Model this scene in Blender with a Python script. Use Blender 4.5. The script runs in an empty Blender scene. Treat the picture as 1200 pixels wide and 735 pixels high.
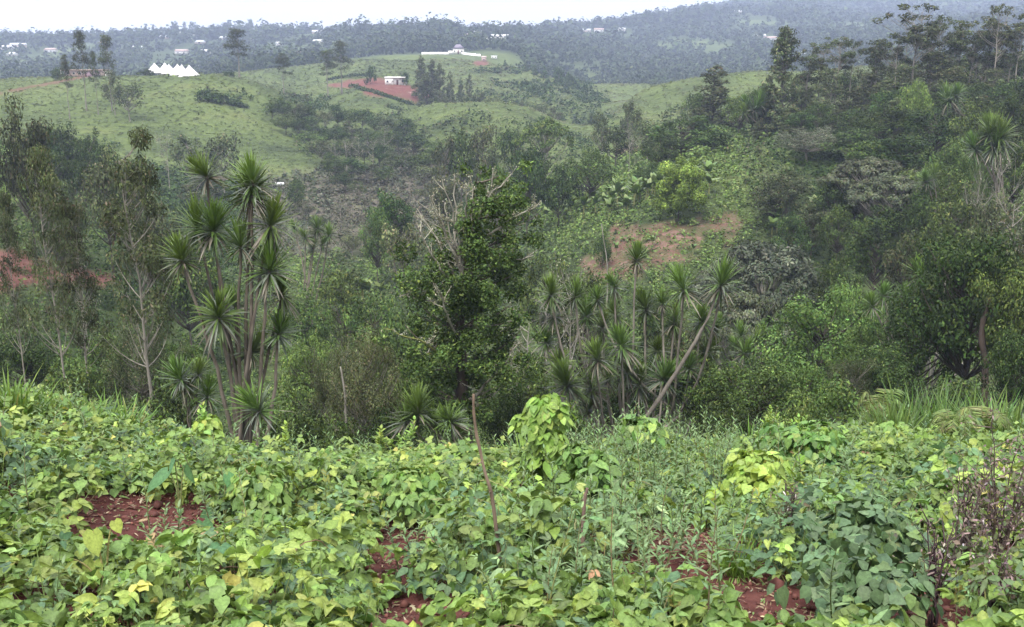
import bpy, math
import numpy as np

rng = np.random.default_rng(11)
EXPOSURE = 1.46
HAZE_COL = (.60, .70, 1.0, 1)
HAZE_DENS = .00024
SC = bpy.context.scene
COL = SC.collection

# ------------------------------------------------------------------ camera geometry (pixel units of the 1200x735 photograph)
FPX, CX, CY, HORIZON = 1178.0, 600.0, 367.5, 70.0
PITCH = math.atan((CY - HORIZON) / FPX)
CP, SP = math.cos(PITCH), math.sin(PITCH)

def ray(px, py):
    """sideways and upward slope per metre forward of the sight line through a pixel"""
    cx = (np.asarray(px, float) - CX) / FPX
    cy = -(np.asarray(py, float) - CY) / FPX
    dy = CP + cy * SP
    return cx / dy, (-SP + cy * CP) / dy

def proj(x, y, z):
    d = y * CP - z * SP
    up = y * SP + z * CP
    d = np.maximum(d, 1e-3)
    return CX + FPX * x / d, CY - FPX * up / d

# ------------------------------------------------------------------ noise
def _hash(ix, iy, s):
    h = (ix.astype(np.int64) * 374761393 + iy.astype(np.int64) * 668265263 + s * 974634777) & 0xffffffff
    h = ((h ^ (h >> 13)) * 1274126177) & 0xffffffff
    h = (h ^ (h >> 16)) & 0xffffff
    return h / float(0xffffff)

def vnoise(x, y, s=0):
    x = np.asarray(x, float); y = np.asarray(y, float)
    ix = np.floor(x); iy = np.floor(y)
    fx = x - ix; fy = y - iy
    fx = fx * fx * (3 - 2 * fx); fy = fy * fy * (3 - 2 * fy)
    a = _hash(ix, iy, s); b = _hash(ix + 1, iy, s); c = _hash(ix, iy + 1, s); d = _hash(ix + 1, iy + 1, s)
    return (a + (b - a) * fx) * (1 - fy) + (c + (d - c) * fx) * fy - 0.5

def fbm(x, y, s=0, n=3):
    t = 0; a = 1.0
    for k in range(n):
        t = t + a * vnoise(x * 2 ** k + 13.7 * k, y * 2 ** k - 7.1 * k, s + k)
        a *= .5
    return t

def sstep(a, b, x):
    t = np.clip((np.asarray(x, float) - a) / (b - a), 0, 1)
    return t * t * (3 - 2 * t)

# ------------------------------------------------------------------ terrain: heights read off the slopes in the photograph
COLS = [-500, -150, 0, 150, 300, 450, 600, 750, 900, 1050, 1200, 1350, 1700]
def PY(v): return ('p', v)
TABLE = [
 (0.5,  [-1.55]*13),
 (4,    [-2.3,-2.4,-2.55,-2.65,-2.72,-2.75,-2.75,-2.72,-2.72,-2.68,-2.62,-2.5,-2.4]),
 (8,    [-3.1,-3.2,-3.45,-3.72,-3.90,-3.97,-3.97,-3.88,-3.88,-3.82,-3.75,-3.6,-3.3]),
 (13,   [-4.0,-4.4,-4.75,-5.12,-5.42,-5.55,-5.55,-5.36,-5.36,-5.28,-5.20,-5.0,-4.6]),
 (18,   [-6.0,-6.6,-7.1,-7.8,-8.2,-8.4,-8.4,-8.1,-8.1,-8.0,-7.9,-7.4,-7]),
 (30,   [-10,-11,-12,-13.0,-13.3,-13.4,-13.4,-13.2,-13.1,-12.9,-12.6,-12,-10]),
 (50,   [-15,-17,-18.5,-19.5,-20.5,-21,-21,-20.5,-20,-19,-18,-16,-13]),
 (75,   [-17,-20,-22,-25,-27,-28,-28,-27.5,-26.5,-24,-21.5,-18,-14]),
 (110,  [-13,-15.5,-18,-22.5,-28,-28.5,-28,-25,-23.5,-20,-17,-13,-9]),
 (131,  [-12,-15,-18,-23,-28.5,-29,-28,-20,-19.5,-16.5,-14,-10,-6]),
 (155,  [-12,-16,-19,-24.5,-29.5,-29.5,-28,-19,-14.5,-12.5,-10,-6,-2]),
 (200,  [-12,-16,-20,-26,-30,-30.5,-27.5,-20,-13,-9,-6,-3,0]),
 (260,  [-8,-12,PY(152),PY(166),PY(182),-29,PY(185),PY(160),-14,-9,-5,-1,2]),
 (350,  [-2,-4,PY(96),PY(90),PY(97),PY(139),PY(143),PY(122),PY(98),-4,-1,2,5]),
 (450,  [-6,-8,-10,-10,-9.5,PY(99),PY(110),PY(104),PY(84),-1,2,5,8]),
 (600,  [-15,-15,-16,-16,PY(82),PY(72),PY(79),-14,-16,-5,3,8,12]),
 (760,  [-20,-20,-19,-19,-12,PY(67),PY(69),-22,-18,-8,2,10,16]),
 (1000, [-12,-12,-14,-12,-4,PY(58),PY(56),-12,PY(72),PY(60),12,24,30]),
 (1200, [0,0,2,4,8,PY(42),PY(46),2,20,30,40,50,60]),
 (1600, [30,32,PY(50),PY(47),PY(44),PY(47),PY(47),PY(34),PY(26),PY(30),PY(30),90,100]),
 (2100, [30,30,36,36,36,40,42,66,PY(12),PY(8),PY(10),130,140]),
 (3000, [20,20,20,20,25,40,45,85,PY(3),PY(-22),PY(-20),200,200]),
 (4500, [0,0,0,0,0,20,30,60,140,220,220,180,160]),
]
TROW = np.log([r[0] for r in TABLE])
TU = np.array([ray(c, 300)[0] for c in COLS])
TZ = np.array([[(ray(c, v[1])[1] * Y if isinstance(v, tuple) else v) for c, v in zip(COLS, row)] for Y, row in TABLE])

def hermite(xs, ys, x):
    """ys (..., n) over knots xs (n), evaluated at x, gentle slopes"""
    d = np.diff(ys, axis=-1) / np.diff(xs)
    m = np.zeros_like(ys)
    m[..., 1:-1] = np.where(d[..., 1:] * d[..., :-1] > 0, (d[..., 1:] + d[..., :-1]) / 2, (d[..., 1:] + d[..., :-1]) / 4)
    m[..., 0] = d[..., 0]; m[..., -1] = d[..., -1]
    k = np.clip(np.searchsorted(xs, x) - 1, 0, len(xs) - 2)
    h = xs[k + 1] - xs[k]
    t = (x - xs[k]) / h
    ar = np.arange(len(x))
    if ys.ndim == 1:
        y0, y1, m0, m1 = ys[k], ys[k + 1], m[k], m[k + 1]
    else:
        y0, y1, m0, m1 = ys[ar, k], ys[ar, k + 1], m[ar, k], m[ar, k + 1]
    return ((2*t**3 - 3*t**2 + 1) * y0 + (t**3 - 2*t**2 + t) * h * m0 + (-2*t**3 + 3*t**2) * y1 + (t**3 - t**2) * h * m1)

# finer columns and rows, with the folded ridges of the far side set one by one
XC = sorted(COLS + [375, 525, 675, 825, 975])
XR = sorted([r[0] for r in TABLE] + [310, 385, 520, 680])
_u = np.array([ray(c, 300)[0] for c in XC])
_rows = np.stack([hermite(TU, r, _u) for r in TZ], 1)
TZ = hermite(TROW, np.repeat(_rows, 1, 0)[None].repeat(len(XR), 0).reshape(-1, len(TROW)), np.repeat(np.log(XR), len(XC))).reshape(len(XR), len(XC))
TU, TROW = _u, np.log(XR)
RIDGES = {375: {260: 190, 310: 152, 350: 130, 385: 122, 450: 107, 520: 98},
          525: {260: 188, 310: 142, 350: 121, 385: 'z-27', 450: 110, 520: 90, 600: 73, 680: 69},
          600: {260: 185, 310: 136, 350: 127, 385: 'z-28', 450: 115, 520: 96, 600: 80, 680: 'z-12'},
          675: {260: 184, 310: 160, 350: 150, 385: 'z-31', 450: 124, 520: 110, 600: 99, 680: 'z-26', 760: 'z-30'},
          750: {260: 165, 310: 140, 350: 122, 385: 107, 450: 'z-17', 520: 'z-22'},
          825: {260: 150, 310: 128, 350: 108, 385: 91, 450: 'z-11', 520: 'z-16'},
          900: {350: 101, 385: 84, 450: 'z-6', 520: 'z-12'}}
for _c, _d in RIDGES.items():
    for _y, _v in _d.items():
        TZ[XR.index(_y), XC.index(_c)] = float(_v[1:]) if isinstance(_v, str) else ray(_c, _v)[1] * _y

def ground(x, y):
    x = np.atleast_1d(np.asarray(x, float)); y = np.atleast_1d(np.asarray(y, float))
    x, y = np.broadcast_arrays(x, y)
    out = np.zeros(x.shape)
    fx, fy, fo = x.ravel(), y.ravel(), out.ravel()
    for i in range(0, len(fx), 100000):
        a, b = fx[i:i+100000], fy[i:i+100000]
        yy = np.clip(b, .5, 4499)
        u = np.clip(a / np.maximum(b, 8), TU[0], TU[-1])
        rows = np.stack([hermite(TU, r, u) for r in TZ], axis=1)
        z = hermite(TROW, rows, np.log(yy))
        z = z + np.where(b < .5, (.5 - b) * .12, 0)
        n = .11 * fbm(a * .9, b * .9, 1, 4) * (1 - sstep(18, 40, b))
        n = n + .10 * vnoise(a * 1.9 + b * .5, b * 1.3, 5) * (1 - sstep(16, 30, b))
        n = n + 1.0 * fbm(a / 14., b / 14., 21) * sstep(18, 45, b) * (1 - .5 * sstep(300, 600, b))
        n = n + 3.0 * fbm(a / 70., b / 70., 31) * sstep(190, 420, b)
        n = n + 22. * fbm(a / 330., b / 330., 41) * sstep(800, 1700, b)
        fo[i:i+100000] = z + n
    return fo.reshape(x.shape)

def gz(x, y): return float(ground([x], [y])[0])

def hit(px, py, y0, y1, n=400):
    """where the sight line through a pixel meets the ground between two distances"""
    u, e = ray(px, py)
    Y = np.exp(np.linspace(math.log(y0), math.log(y1), n))
    g = ground(u * Y, Y)
    below = np.where(g >= e * Y)[0]
    k = below[0] if len(below) else int(np.argmin(e * Y - g))
    return float(u * Y[k]), float(Y[k]), float(g[k])

# ------------------------------------------------------------------ mesh builder
class MB:
    def __init__(s): s.v=[]; s.q=[]; s.t=[]; s.c=[]; s.n=0
    def add(s, V, Q=None, T=None, C=(.5,.5,.5)):
        V = np.asarray(V, np.float32).reshape(-1, 3)
        C = np.asarray(C, np.float32)
        if C.ndim == 1: C = np.tile(C[:3], (len(V), 1))
        s.v.append(V); s.c.append(C)
        if Q is not None and len(Q): s.q.append(np.asarray(Q, np.int64).reshape(-1, 4) + s.n)
        if T is not None and len(T): s.t.append(np.asarray(T, np.int64).reshape(-1, 3) + s.n)
        s.n += len(V)
    def tube(s, P, r, col, k=5, cap=False):
        P = np.asarray(P, float); n = len(P)
        r = np.broadcast_to(np.asarray(r, float), (n,))
        T = np.gradient(P, axis=0); T /= np.linalg.norm(T, axis=1)[:, None] + 1e-9
        ref = np.where(np.abs(T[:, 2:3]) > .9, np.array([[1., 0, 0]]), np.array([[0., 0, 1.]]))
        A = np.cross(T, ref); A /= np.linalg.norm(A, axis=1)[:, None] + 1e-9
        B = np.cross(T, A)
        an = np.linspace(0, 2 * math.pi, k, endpoint=False)
        V = P[:, None] + r[:, None, None] * (np.cos(an)[None, :, None] * A[:, None] + np.sin(an)[None, :, None] * B[:, None])
        i, j = np.meshgrid(np.arange(n - 1), np.arange(k), indexing='ij')
        Q = np.stack([i*k + j, i*k + (j+1) % k, (i+1)*k + (j+1) % k, (i+1)*k + j], -1).reshape(-1, 4)
        C = np.asarray(col, float)
        C = np.tile(C, (n * k, 1)) if C.ndim == 1 else np.repeat(C, k, axis=0)
        V = V.reshape(-1, 3)
        if cap:
            V = np.vstack([V, P[-1] + T[-1] * r[-1] * .4]); C = np.vstack([C, C[-1]])
            s.add(V, Q, [[(n-1)*k + a, (n-1)*k + (a+1) % k, n*k] for a in range(k)], C)
        else:
            s.add(V, Q, None, C)
    def box(s, c, d, col, rot=0):
        c = np.asarray(c, float); d = np.asarray(d, float) / 2
        S = np.array([[-1,-1,-1],[1,-1,-1],[1,1,-1],[-1,1,-1],[-1,-1,1],[1,-1,1],[1,1,1],[-1,1,1]]) * d
        cr, sr = math.cos(rot), math.sin(rot)
        S = np.stack([S[:,0]*cr - S[:,1]*sr, S[:,0]*sr + S[:,1]*cr, S[:,2]], 1)
        s.add(S + c, [[3,2,1,0],[4,5,6,7],[0,1,5,4],[1,2,6,5],[2,3,7,6],[3,0,4,7]], None, col)
    def leaves(s, pos, dr, nr, L, Wd, col, tpl, droop=0.):
        N = len(pos)
        if N == 0: return
        A, Q, shade = tpl
        nr = nr - dr * np.sum(nr * dr, 1, keepdims=True)
        nr /= np.linalg.norm(nr, axis=1, keepdims=True) + 1e-9
        sd = np.cross(dr, nr)
        L = np.broadcast_to(np.asarray(L, float), (N,)); Wd = np.broadcast_to(np.asarray(Wd, float), (N,))
        dp = np.broadcast_to(np.asarray(droop, float), (N,))
        a, b, c = A[:, 0], A[:, 1], A[:, 2]
        V = (pos[:, None] + dr[:, None] * (a[None, :] * L[:, None])[..., None] + sd[:, None] * (b[None, :] * Wd[:, None])[..., None]
             + nr[:, None] * (c[None, :] * Wd[:, None])[..., None])
        V[..., 2] -= (a[None, :] ** 2) * (dp * L)[:, None]
        k = len(A)
        QQ = (np.asarray(Q)[None] + (np.arange(N) * k)[:, None, None]).reshape(-1, 4)
        C = col[:, None, :] * shade[None, :, None]
        s.add(V.reshape(-1, 3), QQ, None, C.reshape(-1, 3))
    def mesh(s, name, mat, smooth=False):
        V = np.concatenate(s.v) if s.v else np.zeros((0, 3), np.float32)
        C = np.concatenate(s.c) if s.c else np.zeros((0, 3), np.float32)
        Q = np.concatenate(s.q) if s.q else np.zeros((0, 4), np.int64)
        T = np.concatenate(s.t) if s.t else np.zeros((0, 3), np.int64)
        me = bpy.data.meshes.new(name)
        me.vertices.add(len(V)); me.vertices.foreach_set('co', np.ascontiguousarray(V, np.float32).ravel())
        nl = Q.size + T.size
        me.loops.add(nl)
        me.loops.foreach_set('vertex_index', np.concatenate([Q.ravel(), T.ravel()]).astype(np.int32))
        me.polygons.add(len(Q) + len(T))
        ls = np.concatenate([np.arange(len(Q)) * 4, Q.size + np.arange(len(T)) * 3]).astype(np.int32)
        me.polygons.foreach_set('loop_start', ls)
        if smooth: me.polygons.foreach_set('use_smooth', np.ones(len(ls), bool))
        at = me.attributes.new('Col', 'FLOAT_COLOR', 'POINT')
        at.data.foreach_set('color', np.concatenate([C, np.ones((len(C), 1), np.float32)], 1).astype(np.float32).ravel())
        me.materials.append(mat)
        me.update(calc_edges=True)
        return me
    def build(s, name, mat, parent=None, smooth=False):
        return link(name, s.mesh(name, mat, smooth), parent)

def link(name, me, parent=None):
    o = bpy.data.objects.new(name, me); COL.objects.link(o)
    if parent is not None: o.parent = parent
    return o

def tag(o, label=None, cat=None, group=None, kind=None):
    if label: o['label'] = label
    if cat: o['category'] = cat
    if label and len(label.split()) > 16: print('LONG', len(label.split()), label)
    if group: o['group'] = group
    if kind: o['kind'] = kind
    return o

def empty(name, loc, rz=0.):
    o = bpy.data.objects.new(name, None); COL.objects.link(o)
    o.location = loc; o.rotation_euler = (0, 0, rz); o.empty_display_size = .3
    return o

# leaf outlines: rows of (along, across, up), quads, tint per vertex (a paler midrib)
T_CARD = (np.array([[0,0,0],[.42,.5,.14],[1,0,-.05],[.5,-.5,.10]]), [[0,1,2,3]], np.ones(4))
T_OVAL = (np.array([[0,0,0],[.25,.5,.10],[.62,.40,.08],[1,0,-.10],[.62,-.40,.08],[.25,-.5,.10],[.5,0,-.03]]),
          [[0,1,2,6],[0,6,4,5],[6,2,3,4]], np.array([1.12,.97,.97,1.0,.97,.97,1.15]))
T_HEART = (np.array([[0,0,0],[-.12,.24,.03],[.10,.50,.07],[.42,.50,.05],[.75,.28,.0],[1,0,-.16],[.75,-.28,.0],[.42,-.50,.05],[.10,-.50,.07],[-.12,-.24,.03],[.3,0,-.05],[.68,0,-.08]]),
           [[0,1,2,10],[10,2,3,11],[11,3,4,5],[0,10,8,9],[10,11,7,8],[11,5,6,7]],
           np.array([1.15,.98,.95,.95,.95,1,.95,.95,.95,.98,1.15,1.12]))
def strap_tpl(n=5, w0=.6, fold=.18):
    A, Q = [], []
    for i in range(n + 1):
        a = i / n
        w = (w0 + (1 - w0) * min(1, a * 3)) * (1 - max(0, (a - .45) / .55) ** 1.5) * .5 + .01
        A += [[a, -w, fold * w * 2], [a, 0, 0], [a, w, fold * w * 2]]
    for i in range(n):
        k = i * 3
        Q += [[k, k+1, k+4, k+3], [k+1, k+2, k+5, k+4]]
    return np.array(A), Q, np.ones(3 * (n + 1))
T_CURL = (T_HEART[0] * [1, .8, 1] + np.column_stack([np.zeros((12, 2)), np.abs(T_HEART[0][:, 1]) * .55]), T_HEART[1], T_HEART[2])
T_ODD = (T_HEART[0] * [.95, 1, 1] + np.array([[0,0,0],[0,0,0],[.03,-.04,0],[0,.05,-.06],[.02,-.03,.1],[-.06,.08,.08],[-.04,.06,-.1],[.04,-.06,-.05],[0,.05,.12],[0,0,0],[0,.02,0],[0,.04,0]]), T_HEART[1], T_HEART[2])
T_STRAP = strap_tpl()
T_BLADE = strap_tpl(4, .9, .1)

def unit(v): return v / (np.linalg.norm(v, axis=-1, keepdims=True) + 1e-9)
def rdir(n, r=None): return unit((r or rng).normal(size=(n, 3)))
def pick(pal, n, r, var=.18):
    """leaf colours: a palette entry each, with a little spread"""
    pal = np.asarray(pal, float)
    wts = pal[:, 3] / pal[:, 3].sum()
    k = r.choice(len(pal), n, p=wts)
    return pal[k, :3] * np.exp(r.normal(0, var, (n, 1))) * np.exp(r.normal(0, .05, (n, 3)))

# ------------------------------------------------------------------ materials
def nodes(name):
    m = bpy.data.materials.new(name); m.use_nodes = True
    nt = m.node_tree; nt.nodes.clear()
    return m, nt, nt.nodes, nt.links

def leaf_material(name, rough=.5, spec=.35, trans=.28, tint=(1.15, 1.1, .7), vary=.22, mottle=0):
    m, nt, N, L = nodes(name)
    out = N.new('ShaderNodeOutputMaterial'); mix = N.new('ShaderNodeMixShader')
    p = N.new('ShaderNodeBsdfPrincipled'); tr = N.new('ShaderNodeBsdfTranslucent')
    at = N.new('ShaderNodeAttribute'); at.attribute_name = 'Col'
    oi = N.new('ShaderNodeObjectInfo'); hs = N.new('ShaderNodeHueSaturation')
    mr = N.new('ShaderNodeMapRange'); mr.inputs[3].default_value = 1 - vary; mr.inputs[4].default_value = 1 + vary
    L.new(oi.outputs['Random'], mr.inputs[0]); L.new(mr.outputs[0], hs.inputs['Value'])
    m2 = N.new('ShaderNodeMath'); m2.operation = 'MULTIPLY'; m2.inputs[1].default_value = 7.31
    fr = N.new('ShaderNodeMath'); fr.operation = 'FRACT'
    mh = N.new('ShaderNodeMapRange'); mh.inputs[3].default_value = .485; mh.inputs[4].default_value = .515
    L.new(oi.outputs['Random'], m2.inputs[0]); L.new(m2.outputs[0], fr.inputs[0]); L.new(fr.outputs[0], mh.inputs[0]); L.new(mh.outputs[0], hs.inputs['Hue'])
    if mottle:
        tc = N.new('ShaderNodeTexCoord'); no = N.new('ShaderNodeTexNoise'); no.inputs['Scale'].default_value = mottle; no.inputs['Detail'].default_value = 4; no.inputs['Roughness'].default_value = .65
        L.new(tc.outputs['Object'], no.inputs['Vector'])
        rm = N.new('ShaderNodeMapRange'); rm.inputs[1].default_value = .3; rm.inputs[2].default_value = .7; rm.inputs[3].default_value = .68; rm.inputs[4].default_value = 1.3
        L.new(no.outputs[0], rm.inputs[0])
        sc = N.new('ShaderNodeVectorMath'); sc.operation = 'SCALE'; L.new(at.outputs['Color'], sc.inputs[0]); L.new(rm.outputs[0], sc.inputs['Scale'])
        L.new(sc.outputs[0], hs.inputs['Color'])
        bu = N.new('ShaderNodeBump'); bu.inputs['Strength'].default_value = .35; bu.inputs['Distance'].default_value = .006; L.new(no.outputs[0], bu.inputs['Height']); L.new(bu.outputs[0], p.inputs['Normal'])
    else:
        L.new(at.outputs['Color'], hs.inputs['Color'])
    L.new(hs.outputs[0], p.inputs['Base Color'])
    p.inputs['Roughness'].default_value = rough; p.inputs['Specular IOR Level'].default_value = spec
    mx = N.new('ShaderNodeMix'); mx.data_type = 'RGBA'; mx.blend_type = 'MULTIPLY'; mx.inputs[0].default_value = 1
    L.new(hs.outputs[0], mx.inputs[6]); mx.inputs[7].default_value = (*tint, 1); L.new(mx.outputs[2], tr.inputs['Color'])
    mix.inputs[0].default_value = trans
    L.new(p.outputs[0], mix.inputs[1]); L.new(tr.outputs[0], mix.inputs[2]); L.new(mix.outputs[0], out.inputs[0])
    return m

def attr_material(name, rough=.85, spec=.2, nscale=8., amount=.35, bump=.3):
    m, nt, N, L = nodes(name)
    out = N.new('ShaderNodeOutputMaterial'); p = N.new('ShaderNodeBsdfPrincipled')
    at = N.new('ShaderNodeAttribute'); at.attribute_name = 'Col'
    tc = N.new('ShaderNodeTexCoord'); no = N.new('ShaderNodeTexNoise'); no.inputs['Scale'].default_value = nscale; no.inputs['Detail'].default_value = 5
    mp = N.new('ShaderNodeMapping'); mp.inputs['Scale'].default_value = (1, 1, .35)
    L.new(tc.outputs['Object'], mp.inputs[0]); L.new(mp.outputs[0], no.inputs['Vector'])
    mr = N.new('ShaderNodeMapRange'); mr.inputs[1].default_value = .3; mr.inputs[2].default_value = .7; mr.inputs[3].default_value = 1 - amount; mr.inputs[4].default_value = 1 + amount
    L.new(no.outputs[0], mr.inputs[0])
    mx = N.new('ShaderNodeVectorMath'); mx.operation = 'SCALE'
    L.new(at.outputs['Color'], mx.inputs[0]); L.new(mr.outputs[0], mx.inputs['Scale'])
    L.new(mx.outputs[0], p.inputs['Base Color'])
    p.inputs['Roughness'].default_value = rough; p.inputs['Specular IOR Level'].default_value = spec
    b = N.new('ShaderNodeBump'); b.inputs['Strength'].default_value = bump; b.inputs['Distance'].default_value = .03
    L.new(no.outputs[0], b.inputs['Height']); L.new(b.outputs[0], p.inputs['Normal'])
    L.new(p.outputs[0], out.inputs[0])
    return m

M_LEAF = leaf_material('foliage', rough=.65, spec=.10, trans=.12, vary=.34)
M_FIELD = leaf_material('field_leaf', rough=.5, spec=.28, trans=.25, vary=.08, mottle=55)
M_STRAP = leaf_material('strap_leaf', rough=.42, spec=.3, trans=.2, vary=.15)
M_GRASS = leaf_material('grass_blade', rough=.5, spec=.3, trans=.35, vary=.1)
M_BARK = attr_material('bark', nscale=6)
M_PAINT = attr_material('painted_wall', rough=.7, nscale=1.2, amount=.08, bump=.05)
M_SHEET = attr_material('roof_sheet', rough=.5, spec=.4, nscale=1.0, amount=.12, bump=.05)
# ------------------------------------------------------------------ camera, light, sky, air
cam = bpy.data.cameras.new('camera'); camo = bpy.data.objects.new('camera', cam); COL.objects.link(camo)
cam.sensor_width = 36; cam.lens = 36 * FPX / 1200; cam.clip_start = .05; cam.clip_end = 20000
camo.rotation_euler = (math.pi / 2 - PITCH, 0, 0)
SC.camera = camo
SC.view_settings.view_transform = 'Standard'; SC.view_settings.look = 'None'
SC.view_settings.gamma = 1; SC.view_settings.exposure = EXPOSURE; SC.view_settings.use_curve_mapping = False
SC.render.engine = 'CYCLES'
cy = SC.cycles
cy.use_denoising = True; cy.denoiser = 'OPENIMAGEDENOISE'; cy.use_adaptive_sampling = True; cy.adaptive_threshold = .02
cy.max_bounces = 6; cy.diffuse_bounces = 3; cy.glossy_bounces = 2; cy.transmission_bounces = 3; cy.transparent_max_bounces = 4; cy.volume_bounces = 1
cy.caustics_reflective = False; cy.caustics_refractive = False
SC.render.use_persistent_data = False

SUN_EL, SUN_AZ = 58., 205.        # high sun behind the cloud, a little behind and left of the viewer (azimuth clockwise from +Y)
w = bpy.data.worlds.new('World'); SC.world = w; w.use_nodes = True
nt = w.node_tree; nt.nodes.clear(); N = nt.nodes; L = nt.links
out = N.new('ShaderNodeOutputWorld'); bg = N.new('ShaderNodeBackground'); bg.inputs['Strength'].default_value = .10
sky = N.new('ShaderNodeTexSky'); sky.sky_type = 'NISHITA'; sky.sun_disc = False
sky.sun_elevation = math.radians(SUN_EL); sky.sun_rotation = math.radians(SUN_AZ); sky.dust_density = 2.0; sky.altitude = 1200
tc = N.new('ShaderNodeTexCoord'); mp = N.new('ShaderNodeMapping'); mp.inputs['Scale'].default_value = (1, 1, 3.5)
no = N.new('ShaderNodeTexNoise'); no.inputs['Scale'].default_value = 2.2; no.inputs['Detail'].default_value = 5
L.new(tc.outputs['Generated'], mp.inputs[0]); L.new(mp.outputs[0], no.inputs['Vector'])
cr = N.new('ShaderNodeMapRange'); cr.inputs[1].default_value = .3; cr.inputs[2].default_value = .7; cr.inputs[3].default_value = .88; cr.inputs[4].default_value = 1.12
L.new(no.outputs[0], cr.inputs[0])
cl = N.new('ShaderNodeVectorMath'); cl.operation = 'SCALE'; cl.inputs[0].default_value = (.995, .985, 1.0)
sz = N.new('ShaderNodeSeparateXYZ'); L.new(tc.outputs['Generated'], sz.inputs[0])
el = N.new('ShaderNodeMapRange'); el.interpolation_type = 'SMOOTHSTEP'; el.inputs[1].default_value = 0; el.inputs[2].default_value = .85; el.inputs[3].default_value = 4.1; el.inputs[4].default_value = 11.5
L.new(sz.outputs['Z'], el.inputs[0])
pm = N.new('ShaderNodeMath'); pm.operation = 'MULTIPLY'; L.new(cr.outputs[0], pm.inputs[0]); L.new(el.outputs[0], pm.inputs[1]); L.new(pm.outputs[0], cl.inputs['Scale'])
mx = N.new('ShaderNodeMix'); mx.data_type = 'RGBA'; mx.inputs[0].default_value = .95      # mostly cloud, a little blue between
L.new(sky.outputs[0], mx.inputs[6]); L.new(cl.outputs[0], mx.inputs[7])
L.new(mx.outputs[2], bg.inputs['Color']); L.new(bg.outputs[0], out.inputs[0])

sun = bpy.data.lights.new('sun', 'SUN'); sun.energy = 2.0; sun.angle = math.radians(14); sun.color = (1, .96, .9)
suno = bpy.data.objects.new('sun', sun); COL.objects.link(suno)
suno.rotation_euler = (math.radians(90 - SUN_EL), 0, math.radians(180 - SUN_AZ))
suno.location = (0, 0, 300)

def haze(zlo, zhi):
    m, nt, N, L = nodes('air')
    out = N.new('ShaderNodeOutputMaterial'); v = N.new('ShaderNodeVolumePrincipled')
    v.inputs['Color'].default_value = HAZE_COL; v.inputs['Density'].default_value = HAZE_DENS
    v.inputs['Anisotropy'].default_value = .0
    L.new(v.outputs[0], out.inputs['Volume'])
    b = MB(); b.box((0, 2210, (zlo + zhi) / 2), (10600, 4800, zhi - zlo), (1, 1, 1))
    o = b.build('haze', m); tag(o, 'thin blue haze over the valley and the far hills', 'haze', kind='stuff')

# ------------------------------------------------------------------ the ground, one sheet to the horizon
def ell(px, py, cx, cyy, rx, ry): return 1 - np.sqrt(((px - cx) / rx) ** 2 + ((py - cyy) / ry) ** 2)
SOIL_FAR = [  # bare red earth further off: pixel ellipse, near and far limit
 (55, 326, 85, 13, 60, 150), (15, 310, 50, 15, 60, 150), (772, 280, 80, 22, 85, 170), (725, 312, 52, 22, 85, 170), (835, 262, 40, 11, 85, 170),
 (785, 302, 44, 12, 85, 170), (434, 97, 32, 5.5, 380, 560), (462, 107, 38, 8, 380, 560), (500, 113, 26, 7, 380, 560),
 (985, 272, 60, 8, 90, 170), (760, 176, 40, 6, 150, 260), (410, 100, 30, 3, 300, 560), (565, 74, 12, 4, 560, 760)]
SCRUB = [(420, 250, 112, 52, 105, 320), (340, 255, 60, 30, 140, 300), (500, 215, 60, 42, 140, 300)]

def cover(x, y, z):
    px, py = proj(x, y, z)
    nz = fbm(x / (y * .02 + .3), y / (y * .04 + .3), 77, 4)
    soil = np.zeros(x.shape)
    for cx, c2, rx, ry, a, b in SOIL_FAR:
        s = ell(px, py, cx, c2, rx, ry) + nz * .9 * np.where(y > 250, .4, 1)
        soil = np.maximum(soil, sstep(-.02, .22, s) * (y > a) * (y < b))
    soil = np.maximum(soil, .8 * (1 - sstep(.8, 2.0, np.abs(py - (109 - .19 * px)) + nz)) * (px < 112) * (y > 290) * (y < 430))
    soil = np.maximum(soil, 1 - sstep(16, 22, y))
    scrub = np.zeros(x.shape)
    for cx, c2, rx, ry, a, b in SCRUB:
        scrub = np.maximum(scrub, sstep(-.2, .3, ell(px, py, cx, c2, rx, ry) + nz * .5) * (y > a) * (y < b))
    wood = sstep(16, 24, y) * (1 - sstep(150, 215, y + 40 * nz)) * .8
    green = sstep(-.2, .3, np.maximum.reduce([ell(px, py, 880, 210, 60, 60), ell(px, py, 60, 250, 110, 50), ell(px, py, 350, 400, 60, 50)]) + nz * .4) * (y > 45) * (y < 190)
    wood = wood * (1 - .8 * green)
    wood = np.maximum(wood, sstep(700, 900, y) * sstep(-.5, -.2, fbm(x / 110, y / 160, 51)))
    return soil, scrub, wood

us = np.unique(np.concatenate([np.linspace(-1.12, -.62, 26), np.linspace(-.62, .62, 430), np.linspace(.62, 1.12, 26)]))
ys = np.concatenate([[-45, -15, -6, -2.5, -1, 0], np.exp(np.linspace(math.log(.5), math.log(4490), 540))])
GU, GY = np.meshgrid(us, ys)
GX = GU * np.maximum(GY, 8)
GX = np.where(GY < 0, GU * (8 - GY), GX)
GZ = ground(GX, GY)
TOPZ, LOWZ = GZ.max(), GZ.min()
so, sc_, wo = cover(GX, GY, GZ)
nr_, nc_ = GX.shape
b = MB()
i, j = np.meshgrid(np.arange(nr_ - 1), np.arange(nc_ - 1), indexing='ij')
k = (i * nc_ + j).ravel()
b.add(np.stack([GX.ravel(), GY.ravel(), GZ.ravel()], 1), np.stack([k, k + 1, k + nc_ + 1, k + nc_], 1), None,
      np.stack([so.ravel(), sc_.ravel(), wo.ravel()], 1))

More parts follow.
